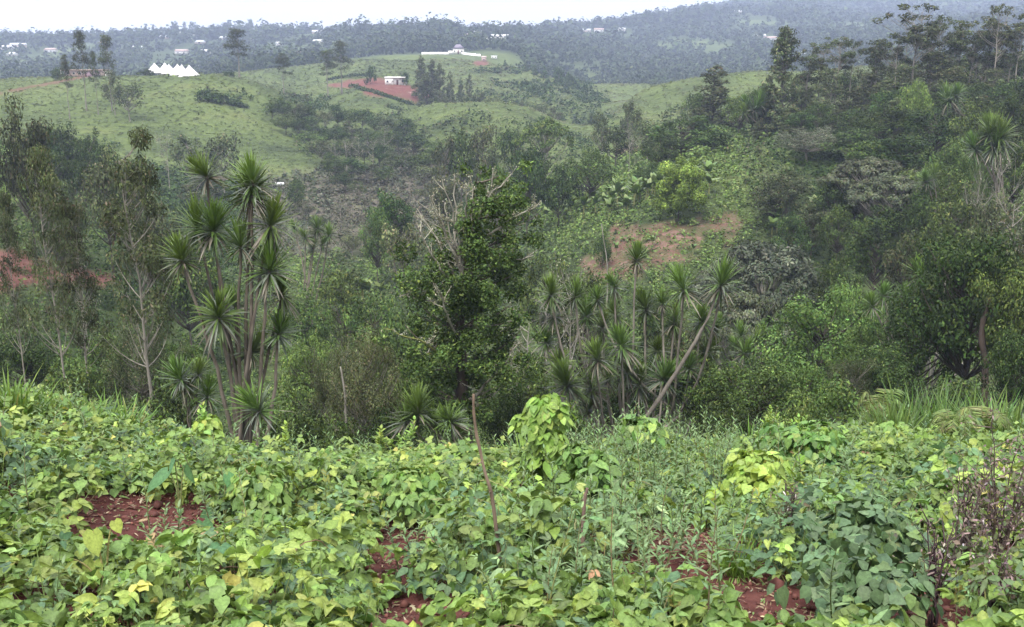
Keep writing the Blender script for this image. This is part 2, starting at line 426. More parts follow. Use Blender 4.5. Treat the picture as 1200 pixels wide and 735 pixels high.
m, nt, N, L = nodes('ground')
out = N.new('ShaderNodeOutputMaterial'); p = N.new('ShaderNodeBsdfPrincipled'); p.inputs['Roughness'].default_value = .95; p.inputs['Specular IOR Level'].default_value = .1
at = N.new('ShaderNodeAttribute'); at.attribute_name = 'Col'; sp = N.new('ShaderNodeSeparateColor'); L.new(at.outputs['Color'], sp.inputs[0])
tc = N.new('ShaderNodeTexCoord')
def noise(scale, detail=4, rough=.6):
    n = N.new('ShaderNodeTexNoise'); n.inputs['Scale'].default_value = scale; n.inputs['Detail'].default_value = detail; n.inputs['Roughness'].default_value = rough
    L.new(tc.outputs['Object'], n.inputs['Vector']); return n.outputs[0]
def ramp(fac, stops):
    r = N.new('ShaderNodeValToRGB'); L.new(fac, r.inputs[0])
    e = r.color_ramp.elements
    while len(e) < len(stops): e.new(.5)
    for el, (pos, c) in zip(e, stops): el.position = pos; el.color = (*c, 1)
    return r.outputs[0]
def mixc(f, a, bb, mode='MIX'):
    x = N.new('ShaderNodeMix'); x.data_type = 'RGBA'; x.blend_type = mode
    if isinstance(f, float): x.inputs[0].default_value = f
    else: L.new(f, x.inputs[0])
    L.new(a, x.inputs[6]); L.new(bb, x.inputs[7]); return x.outputs[2]
grass = ramp(noise(.035, 8, .68), [(.3, (.034, .048, .020)), (.42, (.058, .080, .028)), (.55, (.080, .108, .036)), (.68, (.098, .114, .044)), (.78, (.092, .086, .048))])
g2 = ramp(noise(.45, 6, .7), [(.3, (.5, .5, .5)), (.5, (1, 1, 1)), (.7, (1.35, 1.3, 1.2))])
grass = mixc(.85, grass, g2, 'MULTIPLY')
woodc = ramp(noise(.3, 6, .7), [(.3, (.018, .026, .012)), (.5, (.036, .052, .020)), (.7, (.070, .095, .032))])
scrubc = ramp(noise(.35, 6, .7), [(.3, (.05, .045, .036)), (.5, (.10, .088, .07)), (.68, (.10, .115, .05))])
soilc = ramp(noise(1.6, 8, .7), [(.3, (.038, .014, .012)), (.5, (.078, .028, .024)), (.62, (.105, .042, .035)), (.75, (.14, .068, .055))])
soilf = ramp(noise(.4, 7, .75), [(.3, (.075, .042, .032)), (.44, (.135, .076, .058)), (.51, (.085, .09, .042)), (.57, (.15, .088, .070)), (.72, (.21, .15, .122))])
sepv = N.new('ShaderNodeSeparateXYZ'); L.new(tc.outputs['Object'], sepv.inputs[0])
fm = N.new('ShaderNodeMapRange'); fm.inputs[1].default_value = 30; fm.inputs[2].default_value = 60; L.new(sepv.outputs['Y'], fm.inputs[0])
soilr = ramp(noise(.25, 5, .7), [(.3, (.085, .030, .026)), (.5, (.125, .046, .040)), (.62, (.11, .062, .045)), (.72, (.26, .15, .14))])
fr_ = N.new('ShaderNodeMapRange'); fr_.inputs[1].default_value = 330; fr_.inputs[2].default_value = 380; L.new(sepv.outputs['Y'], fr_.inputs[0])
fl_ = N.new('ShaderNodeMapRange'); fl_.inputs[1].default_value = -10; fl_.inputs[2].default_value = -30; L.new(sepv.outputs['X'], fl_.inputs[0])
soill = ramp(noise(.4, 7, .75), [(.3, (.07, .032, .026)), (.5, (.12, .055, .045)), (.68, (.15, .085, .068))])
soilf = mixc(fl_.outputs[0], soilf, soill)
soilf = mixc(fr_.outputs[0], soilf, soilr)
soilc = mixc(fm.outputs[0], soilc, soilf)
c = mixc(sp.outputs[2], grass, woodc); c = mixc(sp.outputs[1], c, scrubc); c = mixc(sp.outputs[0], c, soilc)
L.new(c, p.inputs['Base Color'])
bm_ = N.new('ShaderNodeBump'); bm_.inputs['Strength'].default_value = .7; bm_.inputs['Distance'].default_value = .05; L.new(noise(9, 6, .75), bm_.inputs['Height'])
b2 = N.new('ShaderNodeBump'); b2.inputs['Strength'].default_value = .8; b2.inputs['Distance'].default_value = .9; L.new(noise(.7, 6, .7), b2.inputs['Height']); L.new(bm_.outputs[0], b2.inputs['Normal'])
nm = N.new('ShaderNodeMix'); nm.data_type = 'VECTOR'; L.new(fm.outputs[0], nm.inputs[0]); L.new(bm_.outputs[0], nm.inputs[4]); L.new(b2.outputs[0], nm.inputs[5])
L.new(nm.outputs[1], p.inputs['Normal'])
L.new(p.outputs[0], out.inputs[0])
g = b.build('ground', m, smooth=True)
tag(g, 'rolling hillside ground of red earth, grass and scrub', 'ground', kind='structure')
# ------------------------------------------------------------------ trees: a limbed trunk and a crown of separate leaves
DARK = [(.023,.043,.012,3), (.032,.056,.014,3), (.046,.072,.018,2), (.027,.042,.018,2), (.070,.092,.025,.6)]
MID = [(.044,.071,.020,3), (.058,.089,.023,3), (.076,.109,.028,2), (.033,.054,.017,2), (.105,.128,.036,.5)]
BRIGHT = [(.074,.128,.032,3), (.096,.152,.038,3), (.058,.10,.028,2), (.125,.175,.048,1)]
OLIVE = [(.052,.066,.029,3), (.068,.082,.035,3), (.040,.052,.024,3), (.095,.082,.050,1), (.07,.09,.035,1)]
GREY = [(.070,.082,.054,3), (.088,.098,.066,3), (.055,.066,.044,3), (.048,.064,.034,2), (.11,.112,.085,1)]
BROWN = [(.078,.076,.052,3), (.060,.062,.040,3), (.10,.090,.066,2), (.052,.064,.034,2)]
BARKG, BARKD, BARKR, BARKP = (.18,.165,.14), (.065,.055,.045), (.13,.075,.055), (.21,.195,.17)

def bez(a, b, c, n=6):
    t = np.linspace(0, 1, n)[:, None]
    return (1 - t) ** 2 * np.asarray(a, float) + 2 * t * (1 - t) * np.asarray(b, float) + t ** 2 * np.asarray(c, float)

def tree_mesh(seed, H, tr, clusters, leaf, per, pal, bark, top=None, nup=.6, droop=.0, bend=.03, start=.25, twigs=0, branch=1., tpl=T_CARD, hang=0., lead=True):
    """clusters: rows (x, y, z, horizontal radius, vertical radius)"""
    r = np.random.default_rng(seed)
    cl = np.asarray(clusters, float)
    tb, cb = MB(), MB()
    top = H * .93 if top is None else top
    n = 9
    tz = np.linspace(-.4, top, n)
    wob = np.cumsum(r.normal(0, bend * H / n * 2, (n, 2)), 0) * np.linspace(0, 1, n)[:, None]
    tp = np.column_stack([wob, tz])
    rad = tr * (1 - .82 * np.linspace(0, 1, n) ** .8); rad[0] = tr * 1.5; rad[1] = tr * 1.05
    if lead: tb.tube(tp, rad, np.asarray(bark) * np.exp(r.normal(0, .08)), 7)
    def on_trunk(z):
        return np.array([np.interp(z, tz, tp[:, 0]), np.interp(z, tz, tp[:, 1]), z])
    for c in cl:
        d = math.hypot(c[0], c[1])
        z0 = np.clip(c[2] - d * r.uniform(.5, 1.0) - .04 * H, start * H, top)
        a = on_trunk(z0)
        mid = a + (c[:3] - a) * np.array([.6, .6, .35]) + r.normal(0, .06 * d + .02, 3)
        P = bez(a, mid, c[:3], 6)
        rb = max(.012, min(tr * .45, tr * .12 + .03 * d)) * branch
        tb.tube(P, np.linspace(rb, rb * .25, 6), np.asarray(bark) * np.exp(r.normal(0, .12)), 4)
        for _ in range(twigs):
            q = c[:3] + r.normal(0, 1, 3) * np.array([c[3], c[3], c[4]]) * .9
            tb.tube(bez(P[3], (P[4] + q) / 2 + r.normal(0, .1 * c[3], 3), q, 4), np.linspace(rb * .4, rb * .12, 4), np.asarray(bark) * np.exp(r.normal(0, .12)), 3)
    if per > 0:
        vol = (cl[:, 3] ** 2 * cl[:, 4]) ** .66
        cnt = np.maximum(6, (per * vol / vol.mean()).astype(int))
        idx = np.repeat(np.arange(len(cl)), cnt); M = len(idx)
        dv = rdir(M, r); rr = r.uniform(.16, 1.02, M) ** .42
        off = dv * rr[:, None] * np.column_stack([cl[idx, 3], cl[idx, 3], cl[idx, 4]])
        if hang: off[:, 2] -= hang * r.random(M) ** 2 * cl[idx, 3]
        pos = cl[idx, :3] + off
        nr = unit(dv * 1.05 + np.array([0, 0, nup * .6]) + r.normal(0, .30, (M, 3)))
        ld = unit(np.cross(nr, rdir(M, r)) + np.array([0, 0, -droop]))
        # random tone per clump puts light and dark contrast into the leaf colour
        tone = np.exp(r.normal(0, .26, (len(cl), 1)))[idx]
        col = pick(pal, M, r) * tone
        s = np.exp(r.normal(0, .22, M))
        cb.leaves(pos, ld, nr, leaf[0] * s, leaf[1] * s, col, tpl, 0.)
    return tb, cb

def ellip(r, n, H, cz, rx, rz, low=-.55, cr=.22, flat=.8, inner=.55):
    d = rdir(n * 3, r); d = d[d[:, 2] > low][:n]
    k = r.uniform(inner, 1., len(d))[:, None] * np.exp(r.normal(0, .10, (len(d), 1)))
    P = d * k * np.array([rx, rx, rz]) * H; P[:, 2] += cz * H
    rad = cr * rx * H * np.exp(r.normal(0, .3, len(d)))
    return np.column_stack([P, rad, rad * flat])

def k_broad(s, lf, per, n, pal, bark=BARKD, H=10., rx=.40, rz=.36, cz=.60, cr=.30):
    r = np.random.default_rng(s)
    cl = ellip(r, n, H, cz, rx, rz, cr=cr)
    cl = np.vstack([cl, ellip(r, n // 4, H, cz - .05, rx * .5, rz * .6, low=-1, cr=cr * 1.3)])
    lop = r.normal(0, .06 * H, 2)
    cl[:, :2] += lop * ((cl[:, 2:3] / H) - .3)
    return tree_mesh(s, H, .017 * H, cl, lf, per, pal, bark, top=H * .7)

def k_euc(s, lf, per, n, pal=OLIVE, bark=BARKG, H=20., lo=.38, w=.15):
    r = np.random.default_rng(s)
    z = H * (lo + (1 - lo) * np.sort(r.random(n)) ** .8)
    t = (z / H - lo) / (1 - lo)
    rr = w * H * (1.15 - .75 * t) * r.uniform(.25, 1.05, n); an = r.uniform(0, 6.28, n)
    rad = H * r.uniform(.028, .060, n)
    cl = np.column_stack([rr * np.cos(an), rr * np.sin(an), z, rad, rad * r.uniform(.5, .9, n)])
    return tree_mesh(s, H, .0095 * H, cl, lf, per, pal, bark, bend=.035, start=lo * .8, twigs=1, nup=.25, droop=.5, branch=.6)

def k_flat(s, lf, per, pal=OLIVE, bark=BARKG, H=20., w=.19):
    """tall bare-stemmed tree with flat plates of foliage, widest at the top"""
    r = np.random.default_rng(s); cl = []
    for k in range(r.integers(5, 8)):
        z = H * (1 - (k / 8.) ** 1.1 * .52) - r.random() * .03 * H
        an = r.uniform(0, 6.28); off = (0 if k == 0 else r.uniform(.4, 1.)) * w * H * .7
        cx, c2 = off * math.cos(an), off * math.sin(an)
        for q in range(r.integers(7, 11)):
            a2 = r.uniform(0, 6.28); d2 = r.uniform(.1, .62) * w * H * (1 if k < 3 else .6)
            rad = H * r.uniform(.018, .036)
            cl.append((cx + d2 * math.cos(a2), c2 + d2 * math.sin(a2), z - .35 * d2 * r.random() - d2 * .12 + r.normal(0, .012) * H, rad, rad * .75))
    return tree_mesh(s, H, .009 * H, cl, lf, per, pal, bark, bend=.04, start=.3, twigs=1, nup=.8, branch=.6)

def k_pyr(s, lf, per, n, pal=OLIVE, bark=BARKD, H=16., w=.22, lo=.12):
    r = np.random.default_rng(s)
    t = r.random(n) ** 1.15; z = H * (lo + (1.0 - lo) * t)
    rr = w * H * (1.08 - t) ** .75 * r.uniform(.35, 1.05, n); an = r.uniform(0, 6.28, n)
    rad = H * r.uniform(.035, .075, n) * (1.1 - .5 * t)
    cl = np.column_stack([rr * np.cos(an), rr * np.sin(an), z, rad, rad * .8])
    return tree_mesh(s, H, .013 * H, cl, lf, per, pal, bark, bend=.02, start=.05, nup=.3, droop=.3)

def k_umb(s, lf, per, n, pal=GREY, bark=BARKP, H=8., w=.62):
    """spreading flat-topped tree on a fan of pale limbs"""
    r = np.random.default_rng(s)
    an = r.uniform(0, 6.28, n); q = np.sqrt(r.random(n))
    z = H * (.93 - .30 * q ** 2 + r.normal(0, .035, n))
    rad = H * r.uniform(.07, .13, n)
    cl = np.column_stack([w * H * q * np.cos(an), w * H * q * np.sin(an), z, rad, rad * .42])
    return tree_mesh(s, H, .024 * H, cl, lf, per, pal, bark, top=H * .5, bend=.05, start=.18, twigs=1, nup=1.0, branch=.7)

def k_bush(s, lf, per, n, pal, H=3., w=.6):
    r = np.random.default_rng(s)
    cl = ellip(r, n, H, .42, w, .50, low=-.5, cr=.34)
    return tree_mesh(s, H, .018 * H, cl, lf, per, pal, BARKD, top=H * .5, start=.05, bend=.02)

def k_plume(s, lf, per, n, pal=BRIGHT, H=12.):
    """bamboo-like fountain of drooping plumes"""
    r = np.random.default_rng(s); cl = []
    for k in range(n):
        an = r.uniform(0, 6.28); rr = H * r.uniform(.05, .36); top = H * r.uniform(.72, 1.0) - rr * .5
        for t in np.linspace(0, 1, 6):
            q = rr * (.35 + .65 * t)
            cl.append((q * math.cos(an), q * math.sin(an), top - (t ** 2) * H * r.uniform(.25, .5), H * .05, H * .045))
    return tree_mesh(s, H, .012 * H, cl, lf, per, pal, (.10, .12, .05), top=H * .6, start=.02, nup=.1, droop=1.2, branch=.5)

def k_bare(s, H=8., bark=BARKP, n=16, lf=(.12, .06), per=26, pal=None):
    """leafless grey tree, only scraps of lichen and dry leaf left on it"""
    r = np.random.default_rng(s)
    an = r.uniform(0, 6.28, n); q = r.uniform(.05, .32, n) * H
    z = H * r.uniform(.45, 1.0, n)
    cl = np.column_stack([q * np.cos(an), q * np.sin(an), z, np.full(n, .075 * H), np.full(n, .09 * H)])
    return tree_mesh(s, H, .014 * H, cl, lf, per, pal or [(.17,.165,.13,2), (.10,.10,.065,2), (.07,.08,.04,1)], bark, top=H * .9, bend=.05, start=.2, twigs=5, branch=.8)

def k_con(s, lf, per, n, H=15., pal=DARK):
    r = np.random.default_rng(s)
    t = np.linspace(0, 1, n); an = np.cumsum(r.uniform(1.8, 2.9, n)); rr = .17 * H * (1 - t) ** .8 * r.uniform(.4, 1, n)
    rad = H * (.075 * (1.1 - t))
    cl = np.column_stack([rr * np.cos(an), rr * np.sin(an), H * (.08 + .9 * t), rad, rad * .8])
    return tree_mesh(s, H, .013 * H, cl, lf, per, pal, BARKD, start=.03, nup=.3, droop=.5, bend=.01)

VAR = {}          # kind -> list of (trunk mesh, crown mesh, height, half width)
def variant(kind, pair, H):
    tb, cb = pair
    P = np.concatenate(cb.v)
    half = float(np.percentile(np.hypot(P[:, 0], P[:, 1]), 94))
    top = float(np.percentile(P[:, 2], 99.6))
    VAR.setdefault(kind, []).append((tb.mesh(kind + '_trunk', M_BARK, True), cb.mesh(kind + '_crown', M_LEAF), top, half))

NEAR, MIDL, FARL, DIST = (.22, .12), (.31, .18), (.42, .26), (.85, .6)
for s in range(2): variant('near_dark', k_broad(100+s, NEAR, 120, 84, DARK, cr=.20), 10)
for s in range(3): variant('near_mid', k_broad(110+s, NEAR, 105, 84, MID, cr=.19), 10)
for s in range(2): variant('near_olive', k_broad(120+s, (.16,.075), 210, 74, OLIVE, BARKG, cr=.22), 10)
for s in range(2): variant('near_bright', k_broad(126+s, NEAR, 110, 80, BRIGHT, cr=.19), 10)
for s in range(3): variant('dark', k_broad(130+s, MIDL, 72, 56, DARK, cr=.21), 10)
for s in range(3): variant('green', k_broad(140+s, MIDL, 66, 56, MID, cr=.21), 10)
for s in range(2): variant('bright', k_broad(150+s, MIDL, 140, 46, BRIGHT, rx=.46, cz=.52, rz=.44, cr=.26), 10)
for s in range(1): variant('limeround', k_broad(158+s, (.30,.19), 260, 70, [(.082,.128,.024,3),(.11,.16,.028,2),(.06,.095,.02,2)], rx=.47, cz=.50, rz=.48, cr=.24), 10)
for s in range(2): variant('olive', k_broad(160+s, MIDL, 90, 40, OLIVE, cr=.26), 10)
for s in range(2): variant('greyround', k_broad(170+s, (.24,.12), 130, 52, GREY, BARKG, rx=.48, rz=.42, cz=.54, cr=.24), 10)
for s in range(3): variant('fardark', k_broad(180+s, FARL, 50, 34, DARK), 10)
for s in range(3): variant('farolive', k_broad(190+s, FARL, 40, 34, OLIVE, BARKG, cr=.25), 10)
for s in range(2): variant('fargreen', k_broad(200+s, FARL, 46, 34, MID), 10)
for s in range(3): variant('neareuc', k_euc(210+s, (.20,.07), 100, 64, OLIVE, H=13., lo=.36, w=.17), 13)
for s in range(3): variant('euc', k_euc(220+s, (.42,.19), 50, 46, lo=.48, w=.13), 20)
for s in range(4): variant('flat', k_flat(230+s, (.42,.18), 34), 20)
for s in range(3): variant('pyr', k_pyr(240+s, (.40,.22), 62, 80), 16)
for s in range(2): variant('umb', k_umb(250+s, (.26,.14), 170, 80), 8)
for s in range(1): variant('umbrown', k_umb(255+s, (.28,.15), 180, 80, GREY[:3] + OLIVE[:2] + BROWN[:1], BARKP), 8)
for s in range(1): variant('umbgreen', k_umb(258+s, (.34,.18), 70, 46, MID, BARKG), 8)
for s in range(3): variant('bush', k_bush(260+s, (.15,.09), 150, 26, MID), 3)
for s in range(2): variant('darkbush', k_bush(265+s, (.15,.09), 150, 26, DARK), 3)
for s in range(2): variant('farbush', k_bush(270+s, (.40,.28), 26, 20, DARK), 3)
for s in range(2): variant('plume', k_plume(280+s, (.34,.09), 26, 30), 12)
for s in range(3): variant('bare', k_bare(290+s), 8)
for s in range(2): variant('farbare', k_bare(295+s, H=10., n=12, lf=(.3,.16), per=16), 10)
for s in range(2): variant('con', k_con(300+s, (1.1,.7), 14, 26), 15)
for s in range(2): variant('distround', k_broad(310+s, (1.1,.8), 14, 22, DARK, H=12.), 12)

MAXZ = 0.
NAMES = dict(near_dark='broadleaf_tree', near_mid='broadleaf_tree', near_bright='broadleaf_tree', near_olive='olive_leaved_tree', dark='broadleaf_tree', green='broadleaf_tree', bright='round_tree', limeround='round_tree',
             olive='olive_leaved_tree', greyround='grey_tree', fardark='broadleaf_tree', farolive='olive_leaved_tree', fargreen='broadleaf_tree', neareuc='eucalypt_tree',
             euc='eucalypt_tree', flat='eucalypt_tree', pyr='eucalypt_tree', umb='umbrella_tree', umbrown='umbrella_tree', umbgreen='umbrella_tree', bush='bush', darkbush='bush',
             farbush='bush', plume='plume_tree', bare='bare_tree', farbare='bare_tree', con='conifer_tree', distround='broadleaf_tree')
COUNT = {}
def plant(kind, px, top, Y, wpx, label, group=None, dv=None):
    """a tree whose crown centre, top and width are given in the photograph, standing on the ground Y metres away"""
    global MAXZ
    u, e = ray(px, top)
    x = float(u * Y); ztop = float(e * Y); z0 = gz(x, Y) - .05
    H = ztop - z0
    if H < .6: print('LOW', kind, px, top, Y, round(H, 2)); H = .6
    k = COUNT.get(kind, 0) if dv is None else dv; COUNT[kind] = COUNT.get(kind, 0) + 1
    tm, cm, h0, half = VAR[kind][k % len(VAR[kind])]
    sz = H / h0
    d = Y * CP - ztop * SP
    sx = (wpx * d / FPX / 2) / half
    sx = float(np.clip(sx, .45 * sz, 2.2 * sz))
    o = empty(NAMES[kind], (x, Y, z0), rng.uniform(0, 6.28))
    o.scale = (sx, sx, sz)
    link('trunk', tm, o); link('crown', cm, o)
    tag(o, label, 'bush' if 'bush' in kind else 'tree', group)
    MAXZ = max(MAXZ, ztop)
    return o

def plant_at(kind, px, top, base, wpx, label, group=None, y0=100, y1=700):
    """the same, for a tree whose foot is seen on the slope"""
    return plant(kind, px, top, hit(px, base, y0, y1)[1], wpx, label, group)
# ------------------------------------------------------------------ the trees of the valley, read from the photograph
G = 'trees on the left bank of the ravine'
plant('neareuc', 45, 172, 46, 66, 'slender pale-trunked eucalypt with thin crown at the left edge, taller of the pair', G)
plant('neareuc', 80, 236, 49, 58, 'shorter slender eucalypt beside the taller pale-trunked one at the left edge', G)
plant('neareuc', 150, 152, 43, 92, 'brownish-leaved tall tree with sparse crown, left of the tall strap-leaved cluster', G)
plant('neareuc', 2, 225, 52, 40, 'grey-stemmed tree half cut off by the left frame edge', G)
plant('near_olive', 160, 372, 46, 100, 'bluish dark low tree around the foot of the brownish tall tree', G)
plant('near_bright', 205, 400, 52, 90, 'leafy low tree between the brownish tall tree and the strap-leaved cluster', G)
plant('near_mid', 112, 392, 52, 90, 'bushy green tree under the shorter slender eucalypt', G)
plant('near_dark', 30, 385, 56, 90, 'dark bushy tree at the left edge below the red earth bank', G)
plant('bush', 85, 428, 42, 80, 'rounded green bush just above the grassy field edge on the left', G)
plant('bush', 185, 440, 40, 80, 'spreading green bush left of the strap-leaved cluster foot', G)
G = 'olive trees in front of the tent hill'
plant('olive', 20, 112, 100, 66, 'olive-brown crowned tree at the left edge in front of the grassy hill', G)
plant('olive', 62, 195, 90, 60, 'low olive tree on the bright grass bank at the left', G)
plant('olive', 118, 172, 105, 66, 'brown-tinged tree behind the tallest sparse left tree', G)
plant('olive', 190, 240, 100, 80, 'olive tree behind the left heads of the strap-leaved cluster', G)
plant('green', 215, 275, 85, 80, 'green tree just behind the strap-leaved cluster', G)
plant('olive', 165, 228, 95, 70, 'small brown-green tree on the bank left of the strap-leaved heads', G)
plant('farbare', 92, 300, 80, 36, 'thin leafless tree on the red earth bank at the left', G)
G = 'dark trees in the hollow below the grassy hill'
for px, tp, Y, w in [(48,148,165,44),(75,146,170,46),(100,152,165,44),(122,170,160,40),(60,175,150,50),(95,180,150,46),(135,185,150,44),(30,165,160,40),(155,180,160,36)]:
    plant('dark', px, tp, Y, w, 'dark rounded tree in the hollow below the grassy tent hill', G)
G = 'trees on the lower slope of the tent hill'
plant('farbare', 193, 152, 215, 26, 'grey thin leafless tree on the lower grassy hill slope', G)
plant('farolive', 222, 158, 215, 44, 'olive tree of two on the lower grassy slope, left one', G)
plant('farolive', 258, 155, 215, 48, 'greyish domed tree on the lower grassy slope behind the tallest strap-leaved head', G)
plant('farolive', 240, 200, 190, 60, 'low olive tree behind the topmost left strap-leaved head', G)
plant('farolive', 290, 205, 190, 44, 'low olive tree behind the topmost right strap-leaved heads', G)
plant('fardark', 347, 208, 205, 26, 'small dark tree beside the little tin roof on the slope foot', G)
G = 'wispy tall trees on the tent hill'
plant('euc', 92, 36, 290, 22, 'wispy tall eucalypt in front of the long pink house, left one', G)
plant('euc', 123, 40, 290, 18, 'wispy tall eucalypt with a top tuft in front of the long pink house', G)
plant('euc', 74, 64, 280, 14, 'short wispy eucalypt left of the taller two by the long pink house', G)
plant('euc', 108, 60, 285, 13, 'thin wispy eucalypt between the two tall ones by the pink house', G)
plant('farolive', 148, 96, 280, 34, 'dark-crowned small tree on the grassy slope below the pink house', G)
plant('farolive', 130, 82, 285, 22, 'thin small tree on the slope right of the pink house', G)
plant('euc', 277, 33, 385, 27, 'tall lone dark tree on the ridge right of the white tents', G)
plant('euc', 330, 62, 380, 19, 'smaller lone tree on the ridge, right of the tallest ridge tree', G)
plant('farbush', 170, 80, 360, 20, 'rounded bush beside the white tents on the ridge', G)
plant('farbush', 267, 83, 360, 18, 'bush on the ridge between the white tents and the lone tall tree', G)
plant('farbush', 65, 78, 350, 16, 'bush at the left end of the long pink house', G)
for i, (px, tp) in enumerate([(238,103),(250,106),(262,109),(272,114),(280,119),(287,123)]):
    plant('farbush', px, tp, 305, 20, 'dark bush in the slanting row across the tent hill slope', 'row of dark bushes on the tent hill slope')
G = 'dark wood in the side valley right of the tent hill'
SV = [(318,116,26),(330,118,26),(344,122,26),(357,126,26),(334,132,26),(350,138,26),(366,136,26),(380,128,26),(394,126,24),(408,128,24),(424,130,26),(440,134,26),(457,138,26),(474,142,28),
      (362,152,28),(378,150,28),(396,146,28),(412,148,28),(430,150,28),(448,154,28),(466,158,28),(484,160,30),(376,168,28),(392,166,28),(408,168,28),(426,170,28),(444,172,28),(462,176,28),(480,180,30),(500,178,30),(392,186,26),(410,188,26),(430,190,26),(450,192,26),(512,166,28),(404,202,22),(386,178,22),(496,196,26)]
for i, (px, tp, w) in enumerate(SV):
    plant_at(['fardark','fardark','farolive','fardark','fargreen'][i % 5], px, tp + rng.uniform(-5, 3), tp + 26, w * rng.uniform(.9, 1.5), 'dark or olive tree in the dense side-valley wood right of the tent hill', G, 180, 420)
for px, tp in [(392,160),(405,163),(420,158),(436,161),(450,150)]:
    plant_at('farbare', px, tp, tp + 42, 22, 'pale leafless trunk among the dark side-valley wood', 'pale bare trunks in the side-valley wood', 180, 400)
G = 'trees around the white house with the red yard'
plant('euc', 398, 48, 430, 26, 'wispy tall tree left of the red yard, on the ridge', G)
plant('euc', 382, 58, 420, 20, 'small wispy tree on the ridge left of the red yard', G)
for px, tp, Y, w, lab in [(493,66,432,22,'tall dark eucalypt just right of the white flat-roofed house'),(506,72,428,26,'broad dark eucalypt in the clump beside the white flat-roofed house, middle'),(515,76,424,26,'dark eucalypt right in the clump beside the white flat-roofed house'),
                     (500,88,415,28,'low dark tree below the eucalypt clump by the white flat-roofed house')]:
    plant('pyr', px, tp, Y, w, lab, G)
plant('pyr', 527, 84, 420, 13, 'small pointed tree right of the eucalypt clump by the white house', G)
plant('pyr', 550, 88, 415, 16, 'pointed tree standing farther right of the eucalypt clump', G)
plant('pyr', 540, 92, 410, 14, 'smaller pointed tree left of the pointed one on the grassy slope', G)
for px, tp, Y, w in [(520,112,380,22),(560,108,390,20),(578,112,380,22),(597,114,380,18),(512,122,350,24),(534,128,340,24),(560,124,350,22),(618,118,380,24),(632,120,370,22),(650,124,360,20)]:
    plant('farolive', px, tp, Y, w, 'small olive tree scattered over the grassy slope below the pointed trees', 'scattered olive trees on the grassy slope')
plant('farbush', 434, 77, 455, 14, 'dark round bush behind the red yard', G)
plant('farbush', 475, 82, 455, 8, 'small dark tree behind the white flat roof', G)
for px, tp, Y, w, lab in [(592,70,600,10,'lone dark tree on the green rise right of the long white wall'),(616,74,590,12,'dark pointed tree of three on the green rise, left one'),(638,77,580,12,'dark tree of three on the green rise, right one'),(627,76,585,10,'dark tree of three on the green rise, middle one'),
                          (655,78,570,14,'round bush at the foot of the green rise'),(668,84,560,14,'bush farther down the foot of the green rise')]:
    plant('con' if w < 13 else 'farbush', px, tp, Y, w, lab, 'trees on the green rise beyond the white wall')
G = 'wood across the valley centre'
C = [('fardark',540,150,205,40,'dark tree in the central wood above the brown scrub'),('farolive',520,160,205,40,'olive tree in the central wood above the brown scrub'),('farolive',566,146,215,40,'greyish tree left of the flat green tree in the central wood'),
     ('fardark',600,150,215,40,'dark tree just left of the flat-topped green tree'),('umbgreen',640,138,205,74,'flat-topped green tree above the central wood'),('fardark',622,168,185,46,'dark tree under the flat-topped green tree'),
     ('dark',618,176,150,52,'black-green tree behind the lichen-covered tree top'),('green',692,172,160,56,'green-topped broad tree in the middle of the valley'),('fardark',664,188,165,40,'dark tree left of the green-topped broad tree'),
     ('fardark',655,205,150,46,'low dark tree between the lichen tree and the green-topped one'),('farolive',706,130,235,30,'grey-green tall tree at the foot of the far green hill'),('farolive',738,118,235,34,'dark tall tree right of the grey-green one below the far green hill'),
     ('fardark',722,150,205,44,'dark tree behind the green-topped broad tree'),('farolive',760,140,200,44,'olive tree left of the big round dark tree'),('farbare',738,158,180,26,'white forked leafless trunk among the central dark trees'),
     ('dark',800,136,170,86,'big round dark tree in the centre right'),('dark',775,155,160,50,'smaller dark tree at the left foot of the big round one'),('fardark',835,150,170,50,'dark tree on the right side of the big round one'),
     ('pyr',838,78,215,62,'tall pyramid-shaped brownish eucalypt before the green hill'),('fardark',820,108,215,34,'dark tree in front of the pyramid-shaped eucalypt'),('green',868,112,190,40,'palm-like green tree right of the pyramid-shaped eucalypt'),('green',884,106,190,34,'green shaggy tree left of the dense tall eucalypt'),
     ('limeround',798,186,128,62,'bright round tree standing clear above the banana rows'),('bush',706,272,118,24,'small round dark green bush on the red clearing'),('dark',765,190,150,50,'dark low tree left of the bright round tree'),
     ('farolive',580,170,200,36,'olive tree above the lichen tree crown'),('farolive',560,185,180,40,'brownish tree behind the lichen tree top'),('dark',460,224,140,56,'lone dark green tree standing in the brown scrub'),('green',440,245,130,30,'small olive-green tree at the left side of the lone dark tree'),
     ('farolive',470,262,125,50,'purple-grey tree under the lone dark scrub tree'),('fardark',530,250,130,44,'dark tree just left of the lichen tree crown'),('olive',520,195,160,30,'yellowish tree in the brown scrub'),('umbgreen',580,196,120,50,'feathery pale-topped tree behind the lichen tree')]
for a in C: plant(*a, group=G)
for px, tp, w in [(500,214,26),(485,226,24),(420,212,24),(398,236,26),(372,252,26),(352,236,24),(440,262,22),(412,276,24),(335,262,22),(385,286,26)]:
    Y_ = hit(px, tp + 24, 110, 300)[1]
    plant(['farolive','farbare'][int(px / 5) % 2], px, tp, Y_, w, 'low greyish half-bare tree in the brown valley scrub', 'half-bare trees of the brown scrub')
G = 'tall eucalypts on the right skyline'
